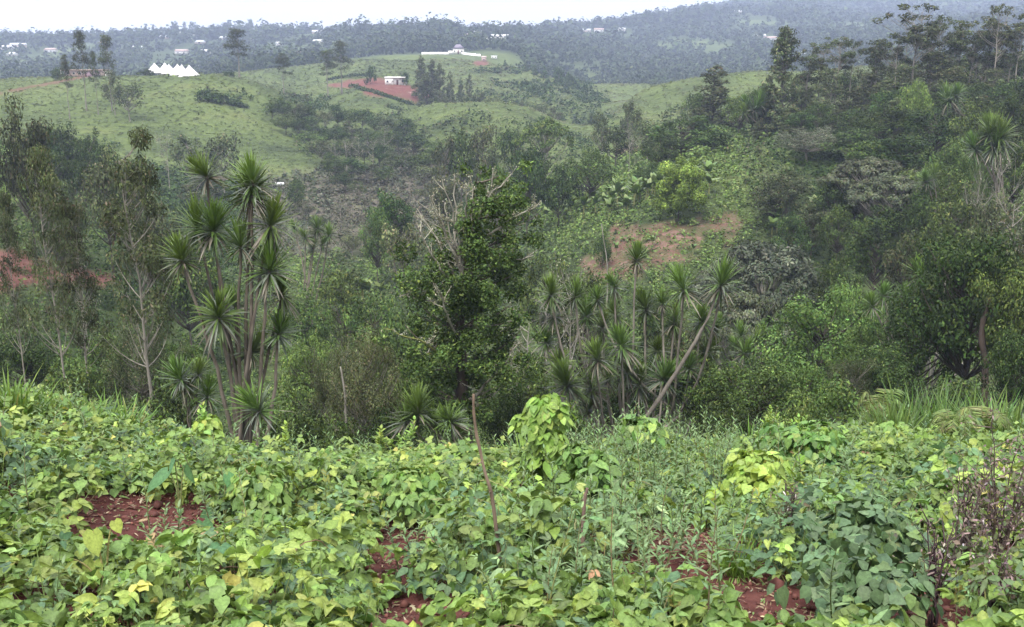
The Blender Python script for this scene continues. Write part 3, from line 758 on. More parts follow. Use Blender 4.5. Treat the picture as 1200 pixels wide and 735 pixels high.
E = [('pyr',920,34,185,52,'dense dark tall eucalypt left of the flat-topped ones'),('euc',922,32,186,36,'flat-tufted eucalypt rising through the dense dark one'),('flat',965,50,190,44,'flat-topped slim eucalypt of the three, left one'),('flat',985,43,188,50,'flat-topped slim eucalypt of the three, middle and widest'),
     ('flat',1000,47,192,34,'flat-topped slim eucalypt of the three, right one'),('euc',975,80,185,40,'short thin eucalypt between the flat-topped stems'),('euc',1020,85,185,36,'low thin eucalypt right of the flat-topped three'),
     ('flat',1055,38,180,50,'slanting flat-topped eucalypt left of the tallest one'),('flat',1080,4,178,74,'tallest broad flat-topped eucalypt of the right skyline'),('flat',1105,18,180,44,'flat-topped eucalypt just right of the tallest one'),
     ('euc',1130,24,182,36,'feathery dark eucalypt in the gap before the right-edge ones'),('flat',1176,5,175,46,'tall eucalypt with layered crown near the right edge'),('euc',1150,36,182,34,'thin eucalypt left of the layered right-edge one'),('flat',1197,26,176,44,'eucalypt cut by the right frame edge'),
     ('euc',1062,76,176,34,'thin eucalypt under the slanting flat-topped one'),('euc',1120,78,176,34,'leafy eucalypt below the feathery dark one'),('euc',1165,80,174,34,'low eucalypt below the layered right-edge one'),('pyr',1040,92,178,40,'bushy dark eucalypt below the tallest skyline tree'),('euc',1095,60,180,40,'thin dark eucalypt in front of the tallest one')]
for a in E: plant(*a, group=G)
G = 'trees on the right valley side'
C = [('plume',1075,94,150,54,'bright drooping bamboo-like tree below the skyline eucalypts'),('dark',1040,118,150,70,'dark tree left of the bright drooping one'),('dark',1008,150,145,70,'dark green tree below the flat-topped eucalypts'),('dark',1100,128,140,70,'dark tree right below the bright drooping one'),
     ('dark',1065,150,130,96,'great dark green tree in the middle of the right slope'),('green',1020,165,132,60,'mid-green tree left of the great dark one'),('greyround',948,148,150,92,'big grey round-crowned tree on the right slope'),('olive',925,195,130,70,'olive-grey tree below the big grey round one'),
     ('umbrown',1025,186,118,116,'brown-grey umbrella tree with pale limbs on the right slope'),('umbrown',1045,205,112,90,'lower umbrella tree with grey brown crown right of the pale limbs'),('olive',912,205,125,66,'grey-brown bushy tree on the right slope edge of the green strip'),('green',1150,118,130,60,'green tree under the layered right-edge eucalypt'),
     ('plume',1160,138,110,50,'shaggy raffia-like green tree near the right edge'),('green',1120,160,115,50,'green tree left of the shaggy raffia-like one'),('dark',1190,110,130,60,'dark tree at the right frame edge'),('green',1195,165,105,60,'mid-green tree at the right frame edge below the dark one'),
     ('bare',1175,180,92,60,'whitish bare-limbed tree near the right edge'),('bare',1192,215,82,60,'pale lichen-grey bare tree at the right frame edge'),('bare',1150,190,95,50,'bare-limbed tree below the shaggy raffia-like one'),('green',1098,192,110,40,'small tree with pale stem left of the bare-limbed ones'),
     ('green',1085,215,105,44,'leafy tree below the pale-stemmed one'),('dark',1040,240,108,70,'round dark tree at the end of the red strip'),('dark',980,205,118,60,'dark tree behind the banana plants of the right slope'),('olive',955,235,112,60,'olive tree right of the green strip'),
     ('green',1120,235,92,70,'green tree above the big red-trunked one'),('olive',1180,250,75,80,'olive tree at the right edge behind the red-trunked one'),('green',1090,268,85,60,'feathery green tree above the strap-leaved group at the right')]
for a in C: plant(*a, group=G)
for px, tp, Y, w in [(1000,125,160,40),(1035,105,165,40),(1130,100,160,44),(1175,95,160,40),(975,135,165,40),(1145,95,165,40),(1060,100,165,40),(940,130,170,40),(1110,105,165,36),(1198,90,165,40),(960,120,175,36),(900,125,185,36)]:
    plant('fardark', px, tp, Y, w, 'dark understorey tree beneath the right skyline eucalypts', 'understorey beneath the right skyline eucalypts')
G = 'trees at the foot of the right slope'
C = [('umb',898,287,88,156,'wide grey umbrella tree with pale fan of limbs'),('umb',850,300,86,80,'smaller grey umbrella tree at the left of the wide one'),('umbrown',875,345,72,110,'brown-green flat-crowned tree below the wide grey umbrella'),('near_bright',965,340,58,130,'broad rounded green tree right of centre'),
     ('green',985,300,82,60,'green tree between the wide umbrella and the right group'),('bright',1010,330,75,70,'leafy green tree left of the right strap-leaved group'),('near_bright',1020,385,54,90,'green vine-hung tree right of the broad rounded one'),
     ('near_dark',1150,275,48,150,'large dark tree with reddish trunk at the right'),('near_dark',1080,335,50,110,'dark tree behind the right strap-leaved group'),('near_mid',1195,300,46,90,'leafy tree at the right edge beside the red-trunked one'),('near_dark',1195,390,42,80,'low dark tree at the right frame edge'),
     ('near_mid',895,425,40,110,'low leafy tree behind the field right of the bent pale trunk'),('near_mid',838,418,42,80,'small leafy tree right behind the bent pale trunk'),('near_bright',945,425,40,90,'low green tree right of the low leafy one behind the field'),('near_dark',1040,405,46,90,'dark low tree under the right strap-leaved group'),
     ('bush',985,445,33,90,'spreading green bush at the field edge right of centre'),('bush',930,462,30,70,'light green bush at the field edge'),('darkbush',1120,440,38,90,'dark bush between the grass clump and the red trunk'),('darkbush',860,470,34,80,'dark bush behind the field edge right of the bent pale trunk'),
     ('near_olive',1000,420,45,70,'bluish low tree behind the field edge, right')]
for a in C: plant(*a, group=G)
G = 'trees of the ravine behind the field'
C = [('near_olive',425,385,40,96,'thin pale-stemmed tree with fine olive crown left of the lichen tree'),('near_olive',395,400,44,70,'pale-stemmed olive tree beside the thin one, left'),('near_bright',365,395,60,80,'soft green tree right behind the strap-leaved cluster'),('green',400,318,90,70,'green tree in the hollow left of the lichen tree'),
     ('green',435,345,80,70,'leafy tree directly left of the lichen tree crown'),('green',360,335,85,60,'low green tree right of the tall strap-leaved heads'),('bare',640,330,60,80,'tangled grey bare tree right of the lichen tree'),('bare',620,350,52,90,'leafless grey thicket tree beside the lichen tree trunk'),
     ('bare',600,380,48,70,'low leafless thicket tree at the foot of the lichen tree'),('near_mid',620,420,46,90,'green scrub tree between lichen tree and central strap-leaved thicket'),('near_dark',600,460,40,70,'dark bush tree at the right foot of the lichen tree'),('near_mid',470,440,44,90,'dark green tree at the left foot of the lichen tree'),
     ('green',690,320,75,90,'green tree behind the central strap-leaved thicket'),('green',640,300,90,70,'green tree left of the red clearing'),('green',760,345,68,90,'leafy tree behind the heads of the central strap-leaved thicket'),('olive',800,360,64,80,'olive tree behind the right heads of the central thicket'),
     ('near_dark',740,420,47,110,'dark tree inside the central strap-leaved thicket'),('bare',670,300,66,30,'thin bare pole tree above the central strap-leaved thicket'),('bare',690,385,46,50,'bare grey branches left of the central strap-leaved thicket'),
     ('darkbush',345,462,38,90,'dark bush right of the strap-leaved cluster foot'),('darkbush',445,478,34,70,'dark bush between the thin pale stems and the lichen tree'),('bush',310,478,36,70,'green bush at the foot of the strap-leaved cluster'),('bush',650,470,37,80,'green bush behind the climbing bean mound'),
     ('bush',395,490,28,70,'small bush at the field edge left of the lichen tree'),('bush',470,360,62,60,'green bush left of the mossy limb')]
for a in C: plant(*a, group=G)
for px, tp, Y, w in [(512,112,385,22),(530,108,388,24),(548,110,388,22),(566,112,388,22),(584,115,386,24),(604,119,386,24),(622,124,386,24),(640,130,386,24),(656,138,386,24),(672,143,386,26),(690,140,384,26),(700,130,384,24)]:
    plant('farolive' if int(px) % 4 else 'fardark', px, tp + 3, Y, w, 'small tree in the dark line along the dip behind the nearest grassy ridge', 'tree line in the dip behind the grassy ridge')
for i, (px, tp, Y, w) in enumerate([(1030,46,188,36),(1064,36,184,36),(1094,30,184,34),(1118,44,180,36),(1142,46,180,34),(1162,24,180,38),(1188,36,178,38),(1208,14,178,40),(948,64,188,34)]):
    plant(['euc','flat','euc'][i % 3], px, tp, Y, w, 'slim olive-crowned eucalypt in the crowded stand on the right skyline', 'crowded eucalypt stand on the right skyline')
for i, (px, tp, Y, w) in enumerate([(896,96,205,34),(912,88,208,36),(946,86,206,34),(972,90,208,36),(992,82,206,34),(1010,78,208,36),(1026,70,206,38),(1042,74,205,38),(1060,66,206,38),(1078,72,204,38),(1098,62,205,40),(1116,66,204,40),(1134,62,204,40),(1152,66,202,40),(1170,58,202,40),(1188,62,200,42),(1206,56,200,44),(1222,50,196,44)]):
    plant(['fardark','farolive','pyr','farolive'][i % 4], px, tp, Y, w, 'darker leafy tree filling in behind the slim eucalypts of the right skyline', 'trees filling in behind the right skyline eucalypts')
for px, tp, Y, w in [(905,98,185,40),(940,104,188,40),(958,116,180,44),(1000,106,180,46),(1015,96,186,40),(1030,98,182,40),(1045,104,175,46),(1070,102,170,46),(1100,98,172,46),(1122,104,168,46),(1140,92,178,40),(1158,98,176,40),(1176,96,168,44),(1194,92,172,44),(930,124,175,50),(985,118,172,50),(890,142,175,40),(1050,116,160,50),(1150,112,150,56),(1180,126,140,60)]:
    plant(['pyr','fardark','pyr','farolive','fardark'][int(px) % 5], px, tp, Y, w, 'close-grown dark or olive tree in the wood under the right skyline eucalypts', 'close-grown wood under the right skyline')
for px, tp, Y, w in [(1005,205,120,60),(1060,200,115,70),(1110,200,108,60),(1140,215,98,60),(1165,225,90,60),(1190,240,84,60),(985,240,108,50),(1030,262,92,60),(1065,275,84,60),(1130,265,78,70),(930,250,108,50)]:
    plant(['dark','dark','green','olive','green'][int(px / 5) % 5], px, tp, Y, w, 'leafy tree in the mixed wood on the right valley side', 'mixed wood on the right valley side')
for i, px in enumerate([6,30,47,70,90,112,131,150,171,183,192,204,216,226,238,262,268,292,308,318,340,356,372,385,398,408,600,640,655,700,742,760,792,830,850]):
    Y_ = 1610 if px < 420 else 1580
    x_ = float(ray(px, 45)[0]) * Y_; tp = float(proj(np.array([x_]), np.array([Y_]), ground([x_], [Y_]))[1][0]) - rng.uniform(11, 20)
    plant('con' if i % 4 == 0 else 'distround', px, tp, Y_, rng.uniform(9, 15), 'hazy tree standing above the wood on the far skyline', 'hazy trees on the far skyline', dv=i)
# ridge trees far off
for i, px in enumerate([432,441,450,458,465,474,482,488,497,505,512,519,527,536,545,553,561,570,578]):
    tp = 27 + 6 * rng.random() + (8 if px < 470 else 0) - (5 if 490 < px < 545 else 0)
    plant('con' if i % 3 else 'distround', px, tp, 1180, 13 if i % 3 else 18, 'tall dark tree in the hazy row on the wooded ridge behind the purple-roofed house', 'tall trees on the wooded ridge', dv=i)
for i, px in enumerate([428,440,452,463,475,487,499,510,522,548,556,565,574,583,590]):
    plant('distround' if i % 2 else 'con', px, 42 + 5 * rng.random(), 1040, 17, 'dark tree in the lower row of the wooded ridge beside the purple-roofed house', 'lower trees on the wooded ridge', dv=i)
# ------------------------------------------------------------------ strap-leaved trees (tall stems, each with a brush of sword leaves)
def rosette(seed, n=150, L=1.16, W=.070):
    r = np.random.default_rng(seed)
    n = int(n * r.uniform(.72, 1.2)); L = L * r.uniform(.9, 1.08); dz = r.uniform(.45, .95); side = r.uniform(0, 6.28)
    q = (np.arange(n) + r.random(n)) / n                        # 0 the centre spear, 1 the old hanging leaves
    el = np.radians(87 - 122 * q ** 1.35 + r.normal(0, 7, n))
    az = np.arange(n) * 2.39996 + r.normal(0, .35, n)
    el = el - np.radians(16) * np.cos(az - side) * q
    dr = np.column_stack([np.cos(el) * np.cos(az), np.cos(el) * np.sin(az), np.sin(el)])
    nr = np.column_stack([-np.sin(el) * np.cos(az), -np.sin(el) * np.sin(az), np.cos(el)])
    pos = np.column_stack([np.zeros(n), np.zeros(n), .10 - .26 * q]) + dr * .03
    ln = L * (.78 + .3 * np.sin(np.clip(q * 1.3, 0, 1) * 3.1416) + r.normal(0, .06, n))
    base = np.array([.105, .172, .032]) * (1 - q[:, None]) + np.array([.056, .092, .030]) * q[:, None]
    col = base * np.exp(r.normal(0, .16, (n, 1)))
    old = (q > .82) & (r.random(n) < .45)
    col[old] = np.array([.16, .145, .11]) * np.exp(r.normal(0, .2, (old.sum(), 1)))
    pale = (q > .55) & ~old & (r.random(n) < .30)
    col[pale] = np.array([.115, .135, .105]) * np.exp(r.normal(0, .15, (pale.sum(), 1)))
    b = MB()
    b.leaves(pos, dr, nr, ln, W * (.9 + .3 * r.random(n)), col, T_STRAP, np.clip(dz * (.08 + .46 * q ** 1.2) + r.normal(0, .09, n), -.05, 1.1))
    return b.mesh('leaf_rosette', M_STRAP)
ROS = [rosette(400 + k) for k in range(12)]
ROS_YOUNG = [rosette(410 + k, n=70, L=.7, W=.055) for k in range(2)]

def strap_tree(name, base, heads, Y, label, group, spread=1.6, stemr=.07, size=1., forks=None, bcol=(.13, .11, .09)):
    """base: pixel x of the foot; heads: (px, py[, size]) of the rosette centres"""
    global MAXZ
    u, e = ray(base, 500)
    x0 = float(u * Y); z0 = gz(x0, Y) - .1
    o = empty(name, (x0, Y, z0))
    for i, h in enumerate(heads):
        s = (h[2] if len(h) > 2 else 1.) * size * rng.uniform(.80, 1.1)
        dy = rng.uniform(-1, 1) * spread * .5
        uu, ee = ray(h[0], h[1] + 6)
        yh = Y + dy
        hx, hz = float(uu * yh) - x0, float(ee * yh) - z0
        MAXZ = max(MAXZ, z0 + hz + 1)
        bx, by = rng.normal(0, .10 * spread), rng.normal(0, .12 * spread)
        if forks is not None:
            fx, fy_, fz = forks[i % len(forks)]
            p0 = np.array([bx * .3, by * .3, 0]); f = np.array([fx, fy_, fz])
            P = np.vstack([bez(p0, f * np.array([.35, .5, .6]), f, 5)[:-1], bez(f, f + np.array([(hx - fx) * .75, (dy - fy_) * .7, max(.1, (hz - fz) * .35)]), (hx, dy, hz), 7)])
        else:
            k = rng.uniform(.3, .75)
            P = bez((bx, by, 0), (bx + (hx - bx) * k + rng.normal(0, .15), by + (dy - by) * .5, hz * rng.uniform(.45, .65)), (hx, dy, hz), 10)
        P[1:-1, :2] += rng.normal(0, .022, (len(P) - 2, 2))
        b = MB()
        rr = np.linspace(stemr * rng.uniform(.9, 1.25), stemr * .55, len(P)); rr[-1] *= 1.2
        b.tube(P, rr, np.asarray(bcol) * np.exp(rng.normal(0, .15)), 7)
        t = b.build('stem', M_BARK, o, True)
        ro = link('leaf_rosette', ROS[(i * 5 + base) % 12], o)
        ro.location = (hx, dy, hz); ro.rotation_euler = (rng.normal(0, .24), rng.normal(0, .24) + .12 * np.clip((P[-1, 0] - P[-2, 0]) / .4, -1, 1), rng.uniform(0, 6.28))
        ro.scale = (s, s, s * rng.uniform(.92, 1.1))
    tag(o, label, 'tree', group)
    return o

SG = 'strap-leaved trees'
strap_tree('dracaena_tree', 285, [(242,200,1.05),(297,208,1.0),(293,222,1.1),(317,258,.95),(250,264,1.0),(231,262,.95),(282,282,.95),(213,298,.95),(316,311,1.1),(256,366,1.15),(331,340,.95),(327,385,.8),(276,352,.85),(295,405,.9)],
           30, 'tall many-stemmed strap-leaved tree standing highest on the left behind the field', SG, spread=1.3, stemr=.07, size=.92)
strap_tree('dracaena_tree', 303, [(303,474,.78)], 28.5, 'single low stemless brush of sword leaves at the foot of the tall left cluster', SG, spread=.3)
for px, py in [(210,440),(232,436),(222,455),(243,462),(200,465)]: pass
strap_tree('dracaena_tree', 225, [(212,438,.7),(232,432,.65),(222,452,.7),(243,458,.7)], 33, 'short clump of small yellowish sword-leaf brushes left of the tall left cluster', SG, spread=.8, stemr=.04)
u_, _ = ray(750, 500)
strap_tree('dracaena_tree', 745, [(746,299,1.0),(801,333,1.15),(845,328,1.0),(757,356,1.15),(649,363,1.0),(687,364,.95),(706,378,1.0),(790,372,1.0),(823,371,.95),(729,399,1.0),(674,341,.85),(646,339,.8),
           (665,445,1.15),(693,450,.95),(712,440,.85),(749,445,1.0),(778,438,1.0),(790,452,1.0),(828,405,.9),(722,364,.9),(770,405,.9),(700,415,.9),(735,430,.9),(808,425,.85),(640,395,.8),(720,330,.75),(776,350,.8),(700,345,.75),(838,380,.75),(690,474,.9),(655,420,.85)],
           42, 'wide thicket of leaning pale stems with many sword-leaf brushes, centre right', SG, spread=3.2, stemr=.068, size=1.0,
           forks=[(-.4,.3,1.6),(1.5,0,2.5),(1.9,-.2,2.8),(.5,.2,2.2),(-1.6,.4,1.6),(-1.2,.0,1.5),(-.9,.5,1.7),(1.2,.2,2.0),(2.0,.3,2.6),(-.3,-.3,1.4),(-1.3,.6,2.0),(-1.7,.2,2.2),
                  (-1.6,-.6,.3),(-.9,-.7,.4),(-.7,0,.8),(.1,-.8,.5),(.8,-.4,.7),(1.1,-.6,.5),(2.0,-.3,1.4),(-.5,.4,1.8),(.8,.3,1.3),(-1.0,.2,1.0),(-.3,.5,.8),(1.6,.2,1.0),(-2,.4,1.2)], bcol=(.19,.17,.145))
b = MB()   # the bare pale pole rising beside them
strap_tree('dracaena_tree', 552, [(510,492,.85),(490,478,.85),(528,488,.8),(475,488,.8),(535,505,.7)], 33, 'low group of dark sword-leaf brushes on slanting stems below the lichen tree', SG, spread=1.5, stemr=.055, bcol=(.2,.18,.155))
strap_tree('dracaena_tree', 880, [(872,408,.95),(885,395,1.0),(868,388,.8),(895,385,.8),(880,425,.85),(862,400,.8)], 60, 'small clump of sword-leaf brushes below the flat brown-green crown, right of centre', SG, spread=2., stemr=.06)
strap_tree('dracaena_tree', 1070, [(1110,306,1.2),(1062,345,1.0),(1035,340,1.0),(1090,360,1.0),(1135,322,1.2),(1080,318,1.1),(1022,352,.9),(1118,388,1.0),(1100,325,1.0),(1050,365,.8),(1140,395,.9)],
           54, 'tall strap-leaved group with thin pale stems left of the red-trunked tree', SG, spread=3., stemr=.07, bcol=(.27,.25,.22))
strap_tree('dracaena_tree', 365, [(372,262,1.0),(358,272,.9),(385,270,.9),(378,280,.9),(366,285,.9),(345,262,.8)], 105, 'small far strap-leaved group on the edge of the brown scrub', SG, spread=4, stemr=.1, size=1.3)
strap_tree('dracaena_tree', 1115, [(1112,112,1.2),(1120,105,1.1),(1118,122,1.1)], 150, 'far strap-leaved tree with pale stem on the right slope top', SG, spread=3, stemr=.12, size=1.8)
strap_tree('dracaena_tree', 1165, [(1160,150,1.3),(1150,160,1.2),(1172,156,1.3),(1165,165,1.2),(1143,168,1.1)], 100, 'shaggy strap-leaved tree with hanging brown skirts near the right edge', SG, spread=3, stemr=.11, size=1.5)
strap_tree('dracaena_tree', 880, [(876,118,1.2),(884,122,1.2),(890,115,1.1),(872,126,1.1)], 185, 'far strap-leaved tree left of the dense dark tall eucalypt', SG, spread=3, stemr=.14, size=2.)
strap_tree('dracaena_tree', 1088, [(1094,200,1.2),(1086,206,1.1),(1080,214,1.1)], 105, 'yellowish strap-leaved tree on a thin pale stem, right slope', SG, spread=2, stemr=.07, size=1.2)

# ------------------------------------------------------------------ the lichen-covered tree in the middle
def lichen_tree(px=547, Y=36.):
    global MAXZ
    r = np.random.default_rng(5)
    u, e = ray(px, 500); x0 = float(u * Y); z0 = gz(x0, Y) - .2
    o = empty('lichen_tree', (x0, Y, z0))
    def P(a, c, dy=0.):
        uu, ee = ray(a, c); return np.array([float(uu * (Y + dy)) - x0, dy, float(ee * (Y + dy)) - z0])
    tb, cb, lb = MB(), MB(), MB()
    tr = np.array([P(545,560), P(546,520), P(541,470), P(541,430), P(538,385), P(541,340), P(548,300), P(552,255), P(556,215)])
    tb.tube(tr, np.array([.34,.27,.24,.22,.18,.14,.10,.06,.03]), (.055,.042,.034), 8)
    tb.tube(bez(P(541,400), P(560,370), P(585,330, .4), 7), np.linspace(.10,.03,7), (.085,.07,.055), 6)
    cl = [(545,290,25),(570,300,25),(500,330,25),(535,345,28),(580,335,24),(482,348,19),(560,368,26),(515,380,28),(490,395,18),(545,412,27),(520,430,26),(498,435,18),(562,440,20),(530,462,23),(575,232,19),(592,252,16),(612,268,15),
          (565,265,21),(622,246,11),(585,206,14),(560,206,13),(474,380,13),(603,322,16),(592,362,15),(573,402,19),(476,446,14),(505,460,20),(556,470,20),(600,228,12),(530,318,20),(553,325,24),(545,382,22),(500,410,18),(572,425,16),(485,425,14),(520,350,18),(540,435,22),(588,285,16),(605,295,12),(535,480,18)]
    cl = [c_ + (r.normal(0, .75),) for c_ in cl] + [(545 + r.normal(0, 26), c_, r.uniform(13, 20), -r.uniform(.3, 1.2)) for c_ in np.linspace(318, 460, 9)] + [(548 + r.uniform(-72, 66) * (1 - abs(c_ - 385) / 190), c_, r.uniform(9, 17), r.normal(0, .9)) for c_ in np.linspace(300, 480, 20)] + [(590,300,14,0.), (576,275,14,0.), (600,285,12,.3), (580,255,13,-.3)]
    pos, cc = [], []
    for a, c, rad, dyc in cl:
        q = P(a, c, dyc); R = rad * Y / FPX
        near = tr[np.argmin(np.abs(tr[:, 2] - (q[2] - .5 * abs(q[0] - .0))))]
        tb.tube(bez(near, near + (q - near) * np.array([.55, .5, .25]), q, 6), np.linspace(.05, .012, 6), (.10,.085,.07), 4)
        for _ in range(3):
            q2 = q + r.normal(0, .85, 3) * R
            m = int(200 * (rad / 20.) ** 2)
            d = rdir(m, r); pos.append(q2 + d * R * np.array([.7,.7,.6]) * r.uniform(.2, 1, (m, 1)) ** .5)
            cc.append(np.full(m, np.exp(r.normal(0, .2))))
    pos = np.concatenate(pos); cc = np.concatenate(cc); M = len(pos)
    nr = unit(rdir(M, r) * .7 + [0, 0, .5])
    cb.leaves(pos, unit(np.cross(nr, rdir(M, r))), nr, (.125 * np.exp(r.normal(0, .25, M))), .07, pick([(.027,.050,.014,3), (.039,.068,.018,3), (.056,.088,.022,2), (.088,.122,.032,.8)], M, r) * cc[:, None], T_OVAL)
    # dead limbs standing clear of the leaves, furred with pale lichen
    pale = (.30, .28, .235)
    limbs = [((541,330),(534,270),(531,203)),((540,320),(528,280),(521,236)),((540,335),(515,290),(492,246)),((536,345),(510,310),(487,262)),((545,310),(545,250),(549,212)),((548,330),(590,310),(626,298)),((545,300),(572,240),(579,200)),
             ((541,425),(500,402),(450,385)),((541,420),(508,415),(476,407)),((550,290),(598,255),(633,238)),((545,360),(500,352),(470,345)),((540,400),(520,370),(512,330)),((552,280),(562,232),(600,205)),((545,470),(590,440),(610,395)),((545,480),(585,470),(600,430)),((538,300),(512,262),(505,232))]
    for k in range(3):
        a = (542 + r.normal(0, 5), r.uniform(285, 350)); c = (545 + r.choice([-1, 1]) * r.uniform(5, 72), r.uniform(205, 285))
        limbs.append((a, ((a[0] * .6 + c[0] * .4) + r.normal(0, 5), (a[1] + c[1]) / 2 + 8), c))
    for a, m_, c in limbs:
        dy = -abs(r.normal(1.2, .6))
        Q = bez(P(*a), P(*m_, dy * .6), P(*c, dy), 11); Q[1:] += r.normal(0, .035, (10, 3))
        moss = a == (541,425) or a == (541,420)
        col = np.array((.15,.16,.05)) if moss else np.array(pale)
        tb.tube(Q, np.linspace(.058, .013, 11), np.outer(np.exp(r.normal(0, .25, 11)), col), 5)
        for k in range(6):
            i = r.integers(2, 10); L = r.uniform(.25, .95)
            q = Q[i] + np.array([r.normal(0, .6), r.normal(0, .4), r.uniform(.2, 1.)]) * L
            S = bez(Q[i], (Q[i] + q) / 2 + r.normal(0, .08, 3), q, 6)
            tb.tube(S, np.linspace(.020, .006, 6), np.asarray(pale) * np.exp(r.normal(0, .2)), 3)
            m2 = 26; t = r.integers(1, 6, m2)
            lp = S[t] + r.normal(0, .045, (m2, 3)); nn = rdir(m2, r)
            lb.leaves(lp, unit(np.cross(nn, rdir(m2, r))), nn, .07, .045, pick([(.30,.29,.22,2),(.20,.20,.13,1),(.12,.13,.06,1)], m2, r), T_CARD)
        m2 = 60; t = r.integers(2, 11, m2); lp = Q[t] + r.normal(0, .06, (m2, 3)); nn = rdir(m2, r)
        lb.leaves(lp, unit(np.cross(nn, rdir(m2, r))), nn, .08, .05, pick([(.30,.29,.22,2),(.19,.20,.12,1)], m2, r), T_CARD)
    tb.build('trunk', M_BARK, o, True); cb.build('crown', M_LEAF, o); lb.build('lichen', M_LEAF, o)
    MAXZ = max(MAXZ, z0 + 12)
    tag(o, 'dark-leaved tree with lichen-whitened dead limbs in the middle, mossy branch to its left', 'tree')
lichen_tree()

# the bent pale trunk and single poles
def pole(name, pts, Y, r0, r1, col, label, cat, dy=0, moss=False):
    u, e = ray(*pts[0]); x0 = float(u * Y); z0 = float(e * Y)
    o = empty(name, (x0, Y, z0))
    Q = []
    for k, (a, c) in enumerate(pts):
        yy = Y + dy * k / (len(pts) - 1); uu, ee = ray(a, c); Q.append((float(uu * yy) - x0, yy - Y, float(ee * yy) - z0))
    Q = np.array(Q); n = 14
    t = np.linspace(0, len(Q) - 1, n); F_ = np.column_stack([hermite(np.arange(len(Q)) * 1., Q[:, i], t) for i in range(3)])
    F_[1:-1] += rng.normal(0, r0 * .10, (n - 2, 3))
    b = MB(); b.tube(F_, np.linspace(r0, r1, n) * np.exp(rng.normal(0, .08, n)), np.outer(np.exp(rng.normal(0, .15, n)), col), 7, cap=True)
    for k in range(3 if r0 < .03 else 0):
        i = rng.integers(4, 11); d = rng.normal(0, 1, 3) * r0 * 1.6
        b.tube([F_[i], F_[i] + d], [r0 * .4, r0 * .22], col, 5, cap=True)
    ob = b.build(name, M_BARK, None, True); ob.location = o.location; bpy.data.objects.remove(o)
    tag(ob, label, cat); return ob
# ------------------------------------------------------------------ undergrowth of the ravine and the valley sides (nobody could count it)
def wedge(n, y0, y1, pw, r, um=.74):
    """points spread forward between two distances, thinning as Y to the power -pw per square metre"""
    a = 2 - pw
    q = r.random(n)
    Y = (y0 ** a + q * (y1 ** a - y0 ** a)) ** (1 / a) if abs(a) > 1e-6 else y0 * (y1 / y0) ** q
    return r.uniform(-um, um, n) * Y, Y

def stuff_cover(name, label, cat, n, y0, y1, pw, per, px_leaf, pals, keep, hmax, seed, mat=None, tpl=T_CARD, asp=.55, lo=.1, spread=.55, nz=.5):
    r = np.random.default_rng(seed)
    x, y = wedge(n, y0, y1, pw, r)
    z = ground(x, y)
    k = keep(x, y, z, r); x, y, z = x[k], y[k], z[k]
    h = hmax(x, y) * r.uniform(.5, 1.15, len(x))
    tone = np.clip(fbm(x / (2 + y * .06), y / (2 + y * .10), seed, 3) * 1.3 + .5 + r.normal(0, .12, len(x)), 0, .999)
    pi = (tone * len(pals)).astype(int)
    b = MB()
    for j, pal in enumerate(pals):
        s = np.where(pi == j)[0]
        if not len(s): continue
        idx = np.repeat(s, per); M = len(idx)
        d = rdir(M, r); d[:, 2] = np.abs(d[:, 2])
        R = (h * spread)[idx][:, None]
        pos = np.column_stack([x[idx], y[idx], z[idx] + lo * h[idx]]) + d * R * r.uniform(.3, 1, (M, 1)) * [1, 1, 1.5]
        nr = unit(d * .5 + [0, 0, nz] + r.normal(0, .4, (M, 3)))
        lf = np.maximum(.10, px_leaf * y[idx] / 1005.) * np.exp(r.normal(0, .25, M))
        b.leaves(pos, unit(np.cross(nr, rdir(M, r))), nr, lf, lf * asp, pick(pal, M, r) * np.exp(r.normal(0, .12, len(x)))[idx][:, None], tpl)
    o = b.build(name, mat or M_LEAF); tag(o, label, cat, kind='stuff'); return o

def keep_valley(x, y, z, r):
    so, sc, wo = cover(x, y, z)
    return ((so < .3) | (r.random(len(x)) < .38)) & (sc < .3)
def keep_hill(x, y, z, r):
    so, sc, wo = cover(x, y, z)
    cl = fbm(x / 22., y / 30., 91, 3)
    return (so < .25) & (r.random(len(x)) < .02 + 2.2 * np.clip(cl - .12, 0, 1) + .8 * sc)
GR = [(.085,.125,.03,2), (.11,.155,.04,2), (.065,.10,.026,2), (.13,.16,.055,1)]
stuff_cover('undergrowth', 'tangled green undergrowth filling the ravine and the valley floor', 'undergrowth', 49000, 17, 235, 1.3, 14, 3.0,
            [DARK, DARK, MID, OLIVE, MID, GR], keep_valley, lambda x, y: np.clip(.55 + y * .008 + 1.3 * np.clip(fbm(x / 6, y / 9, 61), -.3, 1), .3, 3.2), 71)
stuff_cover('hill_scrub', 'low scrub dotted over the grassy hills', 'scrub', 2700, 190, 640, 1.0, 9, 2.6, [MID, GR, OLIVE, GR, GR], keep_hill,
            lambda x, y: .5 + y * .0012 + .6 * np.clip(fbm(x / 15, y / 15, 63), 0, 1), 73)
def keep_grass(x, y, z, r):
    so, sc, wo = cover(x, y, z)
    return (so < .2) & (sc < .4)
stuff_cover('hill_grass', 'rough grass covering the tent hill and the hills behind', 'grass', 41000, 175, 640, 1.0, 6, 2.0,
            [[(.062,.082,.031,1)], [(.078,.104,.036,1)], [(.095,.122,.042,1)], [(.102,.114,.048,1)]], keep_grass, lambda x, y: .22 + y * .0008, 75, mat=M_GRASS, nz=2.0)
